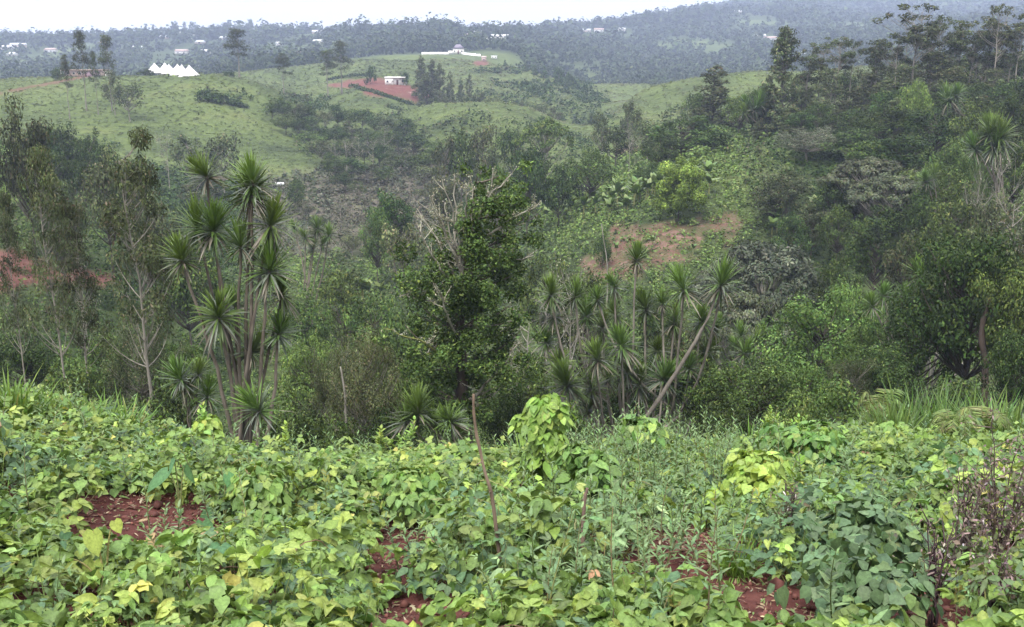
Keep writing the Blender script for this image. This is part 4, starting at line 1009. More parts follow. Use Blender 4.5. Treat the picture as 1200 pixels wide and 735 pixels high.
GULLY = [(560, 116, 75, 8, 380, 470), (655, 130, 50, 16, 385, 490), (690, 135, 26, 36, 385, 660), (640, 102, 60, 7, 470, 640), (352, 122, 40, 14, 260, 420), (470, 150, 60, 22, 230, 420), (560, 150, 90, 22, 230, 345), (655, 172, 50, 22, 220, 345),
         (420, 165, 70, 50, 190, 330), (265, 113, 34, 9, 280, 340), (590, 84, 40, 3, 560, 700), (735, 150, 50, 20, 220, 380), (65, 170, 110, 26, 130, 260), (800, 140, 60, 18, 220, 345), (640, 92, 90, 6, 620, 900)]
def keep_gully(x, y, z, r):
    px, py = proj(x, y, z); nz_ = fbm(x / 14., y / 26., 95, 3)
    s = np.full(len(x), -9.)
    for cx, c2, rx, ry, a, b in GULLY: s = np.where((y > a) & (y < b), np.maximum(s, ell(px, py, cx, c2, rx, ry)), s)
    return s + nz_ * .8 > .12
stuff_cover('gully_scrub', 'dark thicket filling the gullies between the grassy ridges', 'thicket', 56000, 130, 820, .7, 9, 2.6, [DARK, DARK, MID, OLIVE, DARK], keep_gully, lambda x, y: 1.6 + .002 * y, 97)
def keep_brown(x, y, z, r):
    so, sc, wo = cover(x, y, z); return sc > .35
stuff_cover('brown_scrub', 'brownish grey half-dry scrub on the valley floor in the centre left', 'scrub', 42000, 105, 320, 1.0, 12, 2.6, [BROWN, BROWN, GREY, OLIVE, BROWN], keep_brown, lambda x, y: 1.4 + .8 * vnoise(x / 5, y / 5, 3), 79)

# far wood on the hazy hills: one mass
def far_wood():
    r = np.random.default_rng(81)
    n = 41000
    q = r.random(n); Y = np.exp(np.log(700) + q * (np.log(3300) - np.log(700))); u = r.uniform(-.74, .74, n); x = u * Y
    z = ground(x, Y); px, py = proj(x, Y, z)
    f = fbm(x / 110., Y / 160., 51)
    dens = np.clip(.85 + 1.5 * f, .06, 1)
    dens = np.where((px < 430), np.clip(.75 + 1.2 * f, .15, 1), dens)
    dens = np.where((Y < 860) & (px > 380) & (px < 610), 0., dens)
    dens = np.where((Y > 860) & (Y < 1350) & (px > 400) & (px < 610), .95, dens)
    k = r.random(n) < dens
    for hx, hy in HXY: k &= ~((np.abs(x - hx) < .008 * hy) & (Y > hy - .13 * hy) & (Y < hy + 14))
    x, Y, z = x[k], Y[k], z[k]; n = len(x)
    H = (6 + 13 * r.random(n) ** 2) * np.clip(1 + 1.1 * fbm(x / 45., Y / 70., 57), .5, 1.7); H = H * (.8 + .1 * Y / 1000)
    per = 13; idx = np.repeat(np.arange(n), per); M = len(idx)
    d = rdir(M, r)
    R = (H * r.uniform(.26, .55, n))[idx]
    pos = np.column_stack([x[idx], Y[idx], z[idx] + H[idx] * .58]) + d * np.column_stack([R, R, H[idx] * .42]) * r.uniform(.4, 1, (M, 1))
    nr = unit(d + [0, 0, .6] + r.normal(0, .3, (M, 3)))
    lf = np.maximum(2.2, 3.3 * Y[idx] / 1005) * np.exp(r.normal(0, .2, M))
    b = MB(); b.leaves(pos, unit(np.cross(nr, rdir(M, r))), nr, lf, lf * .8, pick([(.032,.054,.022,3),(.044,.068,.026,3),(.058,.082,.03,1)], M, r, .10) * np.exp(r.normal(0, .25, n))[idx][:, None], T_CARD)
    o = b.build('far_wood', M_LEAF); tag(o, 'hazy blue-green wood covering the far hills', 'wood', kind='stuff')

# ------------------------------------------------------------------ bananas and cleared plot
def banana_mesh(seed, H=2.6, n=8):
    r = np.random.default_rng(seed)
    sb = MB(); sb.tube([(0,0,-.2),(.02,0,H*.25),(.0,.02,H*.55)], [.11,.085,.05], (.16,.17,.07), 6)
    out = []
    az = np.arange(n) * 2.4 + r.normal(0, .3, n)
    for k in range(n):
        el = math.radians(r.uniform(30, 78)); b = MB()
        d = np.array([[math.cos(el)*math.cos(az[k]), math.cos(el)*math.sin(az[k]), math.sin(el)]])
        nn = np.array([[-math.sin(el)*math.cos(az[k]), -math.sin(el)*math.sin(az[k]), math.cos(el)]])
        b.leaves(np.array([[0,0,H*.5]]), d, nn, H*r.uniform(.55,.75), H*.22, pick([(.11,.165,.05,2),(.14,.19,.07,1),(.085,.135,.035,1)], 1, r), T_BLADE, .35)
        out.append(b.mesh('banana_leaf', M_STRAP))
    return sb.mesh('banana_stem', M_BARK, True), out
BAN = [banana_mesh(500 + k) for k in range(4)]
def banana(px, py, y0, y1, s, label, group):
    x, Y, z = hit(px, py, y0, y1)
    st, lv = BAN[rng.integers(4)]
    o = empty('banana_plant', (x, Y, z), rng.uniform(0, 6.28)); o.scale = (s, s, s * rng.uniform(.85, 1.15))
    link('stem', st, o)
    for l in lv: link('leaf', l, o)
    tag(o, label, 'banana plant', group)
for k in range(62):
    t = rng.random(); px = 640 + 185 * t + rng.normal(0, 8); py = 262 - 38 * t ** .6 + rng.uniform(-14, 16)
    banana(px, py, 95, 200, rng.uniform(.95, 1.5), 'young banana plant in the light green rows above the red clearing', 'banana plants above the red clearing')
for px, py, lab in [(722,300,'lone small banana plant at the left side of the red clearing'),(748,322,'small banana plant at the lower edge of the red clearing'),(790,262,'small banana plant inside the red clearing near its top'),(812,300,'small banana plant inside the red clearing on its right'),(765,290,'small banana plant in the middle of the red clearing')]:
    banana(px, py, 85, 170, .7, lab, 'banana plants on the red clearing')
for k in range(16):
    banana(960 + rng.normal(0, 38), 268 + rng.normal(0, 9), 80, 170, rng.uniform(.9, 1.4), 'banana plant in the row along the red strip on the right slope', 'banana plants on the right slope')
for k in range(9):
    banana(415 + rng.normal(0, 22), 345 + rng.normal(0, 8), 60, 120, rng.uniform(.9, 1.3), 'banana plant in the hollow left of the lichen tree', 'banana plants in the valley hollow')
for k in range(6):
    banana(1095 + rng.normal(0, 20), 262 + rng.normal(0, 8), 70, 150, 1.2, 'banana plant near the right group of strap-leaved trees', 'banana plants at the right')

# ------------------------------------------------------------------ buildings
WHITE, PINK, DARKW = (.78,.77,.75), (.46,.33,.32), (.03,.03,.035)
def at_pix(px, py, y0, y1):
    return hit(px, py, y0, y1)
def flat_house(name, px, py, y0, y1, wpx, hpx, label, wall, roofc, nwin, door=True, roof='flat', rot=0., depth=6., rh=.4, over=.25, y=None, group=None):
    x, Y, z = hit(px, py, y0, y1)
    w = wpx * Y / FPX; h = hpx * Y / FPX
    o = empty(name, (x, Y, z - .1), rot)
    b = MB(); b.box((0, depth / 2, h / 2), (w, depth, h), wall); b.build('wall', M_PAINT, o)
    rb = MB()
    if roof == 'flat':
        rb.box((0, depth / 2, h + rh / 2 + .003), (w + 2 * over, depth + 2 * over, rh), roofc)
    elif roof == 'gable':
        e = over; V = [(-w/2-e,-e,h),(w/2+e,-e,h),(w/2+e,depth+e,h),(-w/2-e,depth+e,h),(-w/2-e,depth/2,h+rh),(w/2+e,depth/2,h+rh)]
        rb.add(V, [[0,1,5,4],[2,3,4,5],[3,2,1,0]], [[0,4,3],[1,2,5]], roofc)
    elif roof == 'hip':
        e = over; V = [(-w/2-e,-e,h),(w/2+e,-e,h),(w/2+e,depth+e,h),(-w/2-e,depth+e,h),(-w*.18,depth/2,h+rh),(w*.18,depth/2,h+rh)]
        rb.add(V, [[0,1,5,4],[2,3,4,5],[3,2,1,0]], [[0,4,3],[1,2,5]], roofc)
    rb.build('roof', M_SHEET, o)
    n = nwin + (1 if door else 0)
    for i in range(n):
        cx = (i + .5) / n * w - w / 2
        if door and i == n // 2:
            d = MB(); d.box((cx, -.02, h * .36), (w / n * .42, .08, h * .72), (.10,.035,.03)); d.build('door', M_PAINT, o)
        else:
            wb = MB(); wb.box((cx, -.02, h * .55), (w / n * .42, .08, h * .36), (.75,.74,.72)); wo_ = wb.build('window', M_PAINT, o)
            pb = MB(); pb.box((cx, -.05, h * .55), (w / n * .34, .06, h * .28), DARKW); pb.build('pane', M_SHEET, wo_)
    tag(o, label, 'house', group); return o, x, Y, z, w, h
# the white house with the red yard
o, x, Y, z, w_, h_ = flat_house('house', 463, 99.5, 380, 560, 23, 7.5, 'white flat-roofed house with dark door and windows beside the red yard', WHITE, (.72,.71,.70), 3, rh=.55, depth=7)
b = MB(); b.box((w_*.2, -.55, h_ + .35), (w_*.66, 1.3, .5), (.70,.69,.67)); b.build('porch_roof', M_SHEET, o)
for sx in (-.1, .2, .5):
    b = MB(); b.tube([(w_*sx, -1.0, -.2), (w_*sx, -1.0, h_ + .12)], .10, (.62,.61,.59), 6); b.build('pillar', M_PAINT, o)
# the pink house on the tent hill
o, x, Y, z, w_, h_ = flat_house('house', 97, 83.5, 300, 420, 42, 7, 'long low pink house with flat brown roof on the grassy hill crest, behind wispy trees', (.50,.37,.34), (.30,.21,.17), 5, rh=.28, over=.8, depth=6)
b = MB(); b.box((-w_*.5 - .8, -1, h_*.5), (.35, .35, h_ + .3), (.62,.58,.55)); b.build('pillar', M_PAINT, o)
b = MB(); b.box((w_*.28, -.06, h_*.5), (w_*.36, .1, h_*.9), (.50,.36,.44)); b.build('wall_panel', M_PAINT, o)
flat_house('shed', 125, 82, 300, 420, 4.5, 5, 'small white shed at the right end of the long pink house', WHITE, (.7,.7,.72), 1, door=False, rh=.2, depth=3)
# tents
def tent(px, py, wpx, hpx, Y, label):
    u, e = ray(px, py); x = float(u * Y); z = float(e * Y)
    z0 = min(z, gz(x, Y) + .2)
    w = wpx * Y / FPX / 2; h = hpx * Y / FPX
    o = empty('tent', (x, Y, z0), rng.normal(0, .06))
    b = MB(); n = 7; V = []; Q = []
    side = [(-1,-1),(1,-1),(1,1),(-1,1)]
    ts = np.linspace(0, 1, n)
    for t in ts:
        s = (1 - t) ** 1.10 * .985 + .015
        for a, c in side: V.append((a * w * s, c * w * s, .9 + (z - z0) + t * h))
    for i in range(n - 1):
        for k in range(4): Q.append([i*4 + k, i*4 + (k+1) % 4, (i+1)*4 + (k+1) % 4, (i+1)*4 + k])
    V.append((0, 0, .9 + (z - z0) + h * 1.06)); 
    b.add(V, Q, [[(n-1)*4 + k, (n-1)*4 + (k+1) % 4, n*4] for k in range(4)], (.50,.49,.50)); b.build('canopy', M_PAINT, o)
    b = MB()
    for a, c in ((0,-1),(1,0),(0,1),(-1,0)):
        if a == 0: b.box((0, c * w * .995, .72 + (z - z0)), (2 * w, .05, .40), (.42,.41,.42))
        else: b.box((a * w * .995, 0, .72 + (z - z0)), (.05, 2 * w - .12, .40), (.42,.41,.42))
    b.build('valance', M_PAINT, o)
    for a, c in side:
        b = MB(); b.tube([(a*w*.96, c*w*.96, -.4), (a*w*.96, c*w*.96, .95 + (z - z0))], .05, (.35,.3,.27), 6); b.build('pole', M_SHEET, o)
    tag(o, label, 'tent', 'white pyramid tents on the grassy hill')
tent(182, 88, 16, 10.5, 366, 'leftmost of the white pyramid tents, small and set back')
tent(194, 87.5, 14, 10.5, 374, 'white pyramid tent second from left, half hidden by its neighbour')
tent(199, 89, 15, 10, 360, 'white pyramid tent in the middle of the row')
tent(209, 91, 19, 12, 354, 'white pyramid tent left of the largest one')
tent(214, 90.5, 14, 11.5, 368, 'white pyramid tent between the two biggest ones, partly hidden')
tent(223, 95, 25, 14.5, 345, 'largest white pyramid tent, at the right end of the row')
# the purple-roofed house and its white wall
o, x, Y, z, w_, h_ = flat_house('house', 537, 61, 580, 800, 12, 6, 'white two-storey house with purple hipped roof inside the long white wall', (.74,.72,.66), (.13,.11,.15), 2, roof='hip', rh=3.2, depth=8, over=.5)
b = MB(); b.box((-w_*.72, 2.5, h_*.3), (w_*.42, 5, h_*.6), (.74,.72,.68)); b.build('annexe', M_PAINT, o)
def wall_run(pts, y0, y1, hgt, label, col=(.75,.74,.75)):
    Q = [hit(a, c, y0, y1) for a, c in pts]
    x0, Y0, z0 = Q[0]; o = empty('boundary_wall', (x0, Y0, z0))
    b, cpb = MB(), MB()
    for (a, c, d), (e, f, g) in zip(Q[:-1], Q[1:]):
        L_ = math.hypot(e - a, f - c); n = max(1, int(L_ / 4))
        for i in range(n):
            t = (i + .5) / n; xx, yy, zz = a + (e-a)*t, c + (f-c)*t, d + (g-d)*t
            b.box((xx-x0, yy-Y0, zz-z0 + hgt/2 - .5), (L_/n, .3, hgt + 1), col, math.atan2(f - c, e - a))
            cpb.box((xx-x0, yy-Y0, zz-z0 + hgt + .06), (L_/n, .42, .1), (.6,.58,.58), math.atan2(f - c, e - a))
    b.build('panel', M_PAINT, o); cpb.build('coping', M_PAINT, o); tag(o, label, 'wall')
wall_run([(494,61.2),(512,61.4),(530,61.6)], 560, 800, 1.5, 'long white boundary wall left of the purple-roofed house')
wall_run([(541,63.6),(552,65.2),(563,66.4)], 560, 800, 1.6, 'white boundary wall right of the purple-roofed house')
flat_house('shed', 579, 69, 540, 800, 6.5, 3.2, 'low white building at the right end of the boundary wall', WHITE, (.74,.74,.76), 2, door=False, rh=.3, depth=4)
flat_house('shed', 567, 72, 540, 800, 5, 4, 'small pinkish hut under dark trees below the boundary wall', (.42,.30,.27), (.35,.27,.25), 1, door=False, roof='gable', rh=1.2, depth=4)
flat_house('shed', 327, 219, 150, 240, 7, 2.6, 'tiny tin-roofed hut at the foot of the grassy tent hill', (.35,.3,.28), (.62,.62,.64), 1, door=False, roof='gable', rh=.5, depth=1.6)
# hedge below the red yard
def hedge(pts, y0, y1, hgt, label):
    r = np.random.default_rng(9); b = MB(); Q = [hit(a, c, y0, y1) for a, c in pts]
    for (a, c, d), (e, f, g) in zip(Q[:-1], Q[1:]):
        m = 260; t = r.random(m)[:, None]; p = np.array([[a, c, d]]) * (1 - t) + np.array([[e, f, g]]) * t
        p = p + r.normal(0, 1, (m, 3)) * [.6, .6, .1]; p[:, 2] = ground(p[:, 0], p[:, 1]) + hgt * r.random(m)
        nn = rdir(m, r); b.leaves(p, unit(np.cross(nn, rdir(m, r))), nn, .9, .6, pick(DARK, m, r), T_CARD)
    o = b.build('hedge', M_LEAF); tag(o, label, 'hedge')
hedge([(410,101),(425,106),(440,110),(455,115),(470,120),(482,123)], 330, 480, 1.1, 'dark slanting hedge below the red yard of the white house')
hedge([(383,95),(400,92),(415,90),(432,89)], 400, 560, 1.0, 'dark hedge along the upper left edge of the red yard')
HG = 'far houses scattered over the hazy ridges'
FH = [(5,57,12),(21,55,14),(57,60,10),(10,64,8),(28,77,9),(120,52,9),(158,58,11),(190,44,8),(210,38,9),(222,44,10),(232,50,8),(212,62,12),(240,62,11),(262,45,8),(300,47,9),(328,52,8),(371,50,10),(345,64,9),(236,79,7),(372,37,9),(400,56,7),
      (585,46.5,17),(560,38,7),(548,42,6),(572,46,6),(687,36,8),(702,36,9),(728,35,8),(890,44,12),(903,46,10),(938,64,8),(866,14,7)]
HXY = []
for i, (px, py, wp) in enumerate(FH):
    r_ = i % 3
    HXY.append(flat_house('house', px, py + 2, 820, 3200, wp * 1.15, max(2.2, wp * .30), 'tiny pale house with tin roof, one of many among far hazy trees', [(.50,.48,.46),(.40,.33,.30),(.56,.55,.54)][r_], [(.62,.63,.66),(.50,.52,.57),(.36,.26,.24)][(i * 7) % 3 if i % 4 else 0], 2, door=False, roof='gable', rh=2.2, depth=9, over=.5, rot=rng.normal(0, .3), group=HG)[1:3])
far_wood()
# ------------------------------------------------------------------ the bean field on the near slope
BEAN = [(.125,.216,.052,3), (.094,.176,.046,3), (.158,.25,.06,2), (.21,.295,.068,1.0), (.32,.34,.09,.07), (.24,.18,.09,.02)]
LIME = [(.178,.28,.056,3), (.218,.315,.063,2), (.155,.245,.054,2), (.32,.36,.085,.25), (.28,.21,.09,.03)]
BLUE = [(.070,.125,.058,3), (.088,.150,.066,2), (.054,.098,.048,2), (.12,.185,.062,.8)]
HERB = [(.125,.195,.085,3), (.15,.225,.095,2), (.10,.16,.065,2)]
PATCH = [(148,604,64,22), (208,604,36,12), (110,692,32,8), (28,692,20,6), (150,729,24,5), (330,694,26,8), (270,666,20,7), (475,628,46,10), (452,662,32,12), (590,640,22,7), (468,722,44,12), (545,721,26,7), (640,700,22,7), (690,628,24,7), (740,668,24,8), (797,637,58,20), (840,660,34,10), (905,711,58,22), (960,722,36,10), (1010,690,52,12), (1065,702,34,9), (1110,722,70,14), (1185,640,28,8)]

def soil_score(x, y, z):
    px, py = proj(x, y, z)
    s = np.full(np.shape(x), -9.)
    wob = .45 * fbm(x * 2.2, y * 2.2, 301, 3)
    for a, c, rx, ry in PATCH: s = np.maximum(s, ell(px, py, a, c, rx, ry) + wob)
    return s

def field():
    r = np.random.default_rng(55)
    # plant positions, even density per square metre
    n = 20500
    Y = np.sqrt(r.uniform(2.6 ** 2, 16.2 ** 2, n)); u = r.uniform(-.93, .93, n)
    keepd = r.random(n) < np.where(Y < 12, .62, .5); Y, u = Y[keepd], u[keepd]
    x = u * Y; z = ground(x, Y); n = len(x)
    mound = fbm(x / 1.5, Y / 1.5, 311, 2)
    h = np.clip(.27 + .50 * mound + r.normal(0, .09, n), .08, .70)
    h = np.where(Y < 4.4, np.minimum(h, .26), h); h = np.where(Y > 10.5, h * .78, h)
    ok = np.zeros(n, bool); hh = h.copy()
    for f in (1., .7, .45, .25):
        cand = np.maximum(.06, h * f)
        bad = np.zeros(n, bool)
        for dx_, dy_, k_ in ((0, 0, 0), (0, 0, 1.05), (0, 0, .6), (.14, -.1, .7), (-.14, -.1, .7), (0, -.2, .45), (.12, .1, .9), (-.12, .1, .9)):
            bad |= soil_score(x + dx_, Y + dy_, z + cand * k_) > (-.05 if k_ == 0 else 0.)
        new = ~bad & ~ok; hh[new] = cand[new]; ok |= new
    x, Y, z, h, mound = x[ok], Y[ok], z[ok], hh[ok], mound[ok]; n = len(x)
    px, py = proj(x, Y, z + h * .6)
    f1 = fbm(x / 1.1 + 9, Y / 1.4, 321, 3); f2 = fbm(x / 1.7, Y / 2.1, 331, 3)
    bluez = np.maximum.reduce([ell(px, py, 1040, 630, 170, 80), ell(px, py, 980, 690, 120, 40), ell(px, py, 70, 530, 150, 40) * .4, ell(px, py, 470, 610, 90, 60) * .3])
    limez = np.maximum.reduce([ell(px, py, 880, 575, 110, 30), ell(px, py, 600, 535, 90, 35), ell(px, py, 350, 610, 70, 40), ell(px, py, 1150, 500, 90, 25), ell(px, py, 250, 500, 70, 18), ell(px, py, 790, 505, 120, 18)])
    herbz = np.maximum(ell(px, py, 760, 585, 110, 60), ell(px, py, 660, 660, 110, 70))
    f1 = f1 + r.normal(0, .16, n); f2 = f2 + r.normal(0, .16, n)
    kind = np.where(f1 + .6 * limez > .36, 1, 0)
    kind = np.where(f2 + .55 * bluez > .34, 2, kind)
    kind = np.where((herbz + .5 * f1 > .25) & (r.random(n) < .55), 3, kind)
    rk = r.random(n); kind = np.where(rk < .10, 2, np.where(rk < .17, 3, np.where(rk < .24, 0, kind)))
    pals = [BEAN, LIME, BLUE, HERB]
    names = [('bean_leaves', 'tangle of mid-green bean plants covering the near slope'), ('lime_bean_leaves', 'yellow-green bean vines in patches over the near slope'),
             ('bluish_bean_leaves', 'bluish dark green bean plants, thickest at the lower right'), ('herb_leaves', 'grey-green narrow-leaved weeds among the beans')]
    sb = MB()
    for kd in range(4):
        b = MB()
        s = np.where(kind == kd)[0]
        R = r.uniform(.15, .30, len(s)) * (.65 + .5 * np.clip(h[s] / .35, .4, 1.3))
        npet = np.where(Y[s] < 8, 13, 11)
        psz = np.exp(r.normal(0, .36, len(s)))
        idx = np.repeat(np.arange(len(s)), npet); M = len(idx); g = s[idx]
        q = np.sqrt(r.random(M)); an = r.uniform(0, 6.283, M)
        dx, dy = np.cos(an), np.sin(an)
        P = np.column_stack([x[g] + dx * q * R[idx], Y[g] + dy * q * R[idx], z[g] + h[g] * (1.05 - .62 * q ** 2) * (.42 + .58 * r.random(M) ** .55)])
        P[:, 2] += .02
        hk = soil_score(P[:, 0], P[:, 1], P[:, 2]) < .12
        idx, g, q, an, dx, dy, P = idx[hk], g[hk], q[hk], an[hk], dx[hk], dy[hk], P[hk]; M = len(P)
        tilt = unit(np.column_stack([dx * q * .75, dy * q * .75 - .15, np.full(M, .85)]) + r.normal(0, .36, (M, 3)))
        tone = np.exp(r.normal(0, .13, len(s)))[idx] * np.exp(r.normal(0, .10, M))
        lead = unit(np.column_stack([dx, dy, -.15 * np.ones(M)]) + r.normal(0, .35, (M, 3)))
        near = Y[g] < 8.2
        size = np.clip((.067 if kd < 2 else .060) * psz[idx] * np.exp(r.normal(0, .22, M)), .022, .105)
        if kd == 3: size *= 1.1
        cc = pick(pals[kd], M, r, .10) * tone[:, None]
        for leafl in range(3):
            ang = [0, 1.25, -1.25][leafl] + r.normal(0, .2, M)
            sdv = unit(np.cross(tilt, lead))
            d3 = unit(lead * np.cos(ang)[:, None] + sdv * np.sin(ang)[:, None] + r.normal(0, .1, (M, 3)))
            n3 = unit(tilt + d3 * .12 + r.normal(0, .17, (M, 3)))
            keep3 = r.random(M) < (.95 if leafl == 0 else .85)
            wd = {0: .74, 1: .78, 2: .62, 3: .30}[kd]
            shp = r.integers(0, 3, M)
            for msk, tpl in ((near & keep3 & (shp == 0), T_HEART if kd < 2 else T_OVAL), (near & keep3 & (shp == 1), T_CURL if kd < 2 else T_OVAL), (near & keep3 & (shp == 2), T_ODD if kd < 2 else T_OVAL), (~near & keep3, T_OVAL if kd < 2 else T_CARD)):
                b.leaves(P[msk] + d3[msk] * size[msk, None] * (.12 if leafl == 0 else .05), d3[msk], n3[msk], size[msk] * (1 if leafl == 0 else .88), (size * wd)[msk] * np.exp(r.normal(0, .08, msk.sum())),
                         (cc * np.exp(r.normal(0, .07, (M, 1))))[msk], tpl, .10)
        # leaf stalks of the nearer plants
        st = np.where(near & (r.random(M) < .5))[0]
        if len(st):
            root = np.column_stack([x[g[st]], Y[g[st]], z[g[st]]]); tip = P[st]
            a = root + (tip - root) * [.35, .35, .15]
            for aa, t_ in ((a, tip),):
                d = t_ - aa; ln = np.linalg.norm(d, axis=1)
                nn = unit(np.cross(d, rdir(len(st), r)))
                sb.leaves(aa, d / ln[:, None], nn, ln, .006, pick([(.14,.19,.06,2), (.19,.20,.08,1), (.12,.10,.06,.5)], len(st), r), (np.array([[0,-.5,0],[0,.5,0],[1,.35,0],[1,-.35,0]]), [[0,1,2,3]], np.ones(4)), 0.)
        o = b.build(names[kd][0], M_FIELD); tag(o, names[kd][1], 'bean plants' if kd < 3 else 'weeds', kind='stuff')
    # twining runners arching out of the mass
    for k in range(520):
        i = r.integers(n)
        if Y[i] > 10: continue
        a = np.array([x[i], Y[i], z[i] + h[i] * .8]); L_ = r.uniform(.25, .8); an = r.uniform(0, 6.28)
        e = a + [L_ * math.cos(an), L_ * math.sin(an), 0]; e[2] = gz(e[0], e[1]) + .5 * h[i] + r.uniform(-.05, .12)
        if soil_score(np.array([e[0]]), np.array([e[1]]), np.array([e[2]]))[0] > .25: continue
        m_ = (a + e) / 2; m_[2] = max(a[2], e[2]) + r.uniform(.04, .16)
        sb.tube(bez(a, m_, e, 9) + r.normal(0, .006, (9, 3)), np.linspace(.0042, .002, 9), pick([(.20,.21,.08,2), (.25,.22,.11,1), (.15,.09,.06,1)], 1, r)[0], 4)
    o = sb.build('bean_stalks', M_FIELD); tag(o, 'thin stalks and runners of the bean plants', 'stalks', kind='stuff')
    # clods and dry litter on the bare red earth
    cb = MB(); n2 = 16000
    Y2 = np.sqrt(r.uniform(3.2 ** 2, 9.5 ** 2, n2)); x2 = r.uniform(-.62, .62, n2) * Y2; z2 = ground(x2, Y2)
    k = soil_score(x2, Y2, z2) > -.35; x2, Y2, z2 = x2[k], Y2[k], z2[k]
    ico = np.array([[0,0,1],[.9,0,.25],[.28,.85,.3],[-.72,.53,.25],[-.72,-.53,.3],[.28,-.85,.25],[0,0,-.6]])
    tri = [[0,1,2],[0,2,3],[0,3,4],[0,4,5],[0,5,1],[6,2,1],[6,3,2],[6,4,3],[6,5,4],[6,1,5]]
    for a, c, d in zip(x2, Y2, z2):
        s = .011 * math.exp(r.normal(0, .6)); cb.add(ico * s * r.uniform(.6, 1.3, (7, 1)) * [1, 1, .8] + [a, c, d + s * .2], None, tri, np.array([.095,.038,.031]) * math.exp(r.normal(0, .3)))
    o = cb.build('soil_clods', M_BARK); tag(o, 'crumbs and clods of red earth between the bean plants', 'clods', kind='stuff')
    lb = MB(); m = min(len(x2), 5000); j = r.choice(len(x2), m, replace=False)
    P = np.column_stack([x2[j], Y2[j], z2[j] + .012]); nr = unit(r.normal(0, .3, (m, 3)) + [0, 0, 1]); sz = np.exp(r.normal(0, .4, m))
    lb.leaves(P, unit(np.cross(nr, rdir(m, r))), nr, .035 * sz, .010 * sz, pick([(.22,.16,.10,2), (.13,.08,.05,2), (.30,.25,.17,1), (.12,.17,.05,1.6)], m, r), T_OVAL)
    o = lb.build('leaf_litter', M_FIELD); tag(o, 'dry leaf scraps and seedlings lying on the bare earth', 'litter', kind='stuff')
field()

def spot(px, py, y0=3., y1=17.): return hit(px, py, y0, y1)

# ---- single plants one can point to
def lance_weed(px, ptop, Y, label, group, pal=HERB, lean=.1, nl=26, ll=.085, lw=.022, br=2):
    r = rng
    u, e = ray(px, ptop); x0 = float(u * Y); z0 = gz(x0, Y) - .02; H = max(.22, float(e * Y) - z0)
    o = empty('tall_weed', (x0, Y, z0)); sb, lb = MB(), MB()
    tips = [(np.zeros(3), np.array([r.normal(0, lean), r.normal(0, lean), 1.]) * H)]
    for k in range(br):
        a = tips[0][1] * r.uniform(.25, .55); an = r.uniform(0, 6.28)
        tips.append((a, a + np.array([math.cos(an) * .32, math.sin(an) * .32, .75]) * H * r.uniform(.35, .55)))
    for a, c in tips:
        m_ = (a + c) / 2 + r.normal(0, .03, 3) * H
        S = bez(a, m_, c, 9); sb.tube(S, np.linspace(.006, .0022, 9), (.17,.21,.08), 5)
        L_ = np.linalg.norm(c - a); n = max(6, int(nl * L_ / H))
        t = np.linspace(.22, 1, n); p = np.column_stack([np.interp(t, np.linspace(0, 1, 9), S[:, i]) for i in range(3)])
        an = np.arange(n) * 2.4 + r.uniform(0, 6); up = .25 + .9 * t
        d = unit(np.column_stack([np.cos(an), np.sin(an), up]) + r.normal(0, .12, (n, 3)))
        nn = unit(np.column_stack([-np.cos(an) * up, -np.sin(an) * up, np.ones(n)]))
        s = np.exp(r.normal(0, .15, n)) * (1.1 - .5 * t)
        lb.leaves(p, d, nn, ll * s, lw * s, pick(pal, n, r, .12), T_OVAL, .12)
    sb.build('stem', M_FIELD, o, True); lb.build('leaves', M_FIELD, o); tag(o, label, 'weed', group); return o
WG = 'upright grey-green weeds'
for px, tp, Y in [(792,484,11.5),(804,494,11),(822,498,11.5),(838,500,12),(846,506,11),(706,582,6.8),(722,560,7.2),(742,548,7.6),(690,610,6.2),(735,590,6.6),(765,575,7.0),(752,612,5.8),(668,640,5.4),(640,650,5.2),(700,648,5.3),(780,560,7.8),(716,630,5.6),
                  (684,596,6.4),(800,600,6.5),(660,612,5.9),(620,620,5.7),(770,530,8.6),(728,516,9.2),(760,508,10),(860,506,11.5),(778,640,5.4),(822,560,7.5),(845,590,6.6)]:
    lance_weed(px, tp, Y, 'upright grey-green narrow-leaved weed standing out of the beans right of centre', WG)
for px, tp, Y, lab in [(470,492,12.5,'feathery upright weed at the field crest left of the lichen tree'),(446,500,12,'leafy upright weed at the field crest above the left bean mounds'),(330,498,11.5,'upright weed on the crest right of the tall strap-leaved cluster'),
                       (236,472,11,'light green leafy shoot at the crest in front of the strap-leaved cluster'),(905,478,12,'tall leafy light-green weed at the crest right of centre'),(930,486,11.8,'leafy weed beside the tall light-green one at the crest')]:
    lance_weed(px, tp, Y, lab, 'upright weeds along the field crest', pal=LIME, nl=34, ll=.11, lw=.055, br=4)

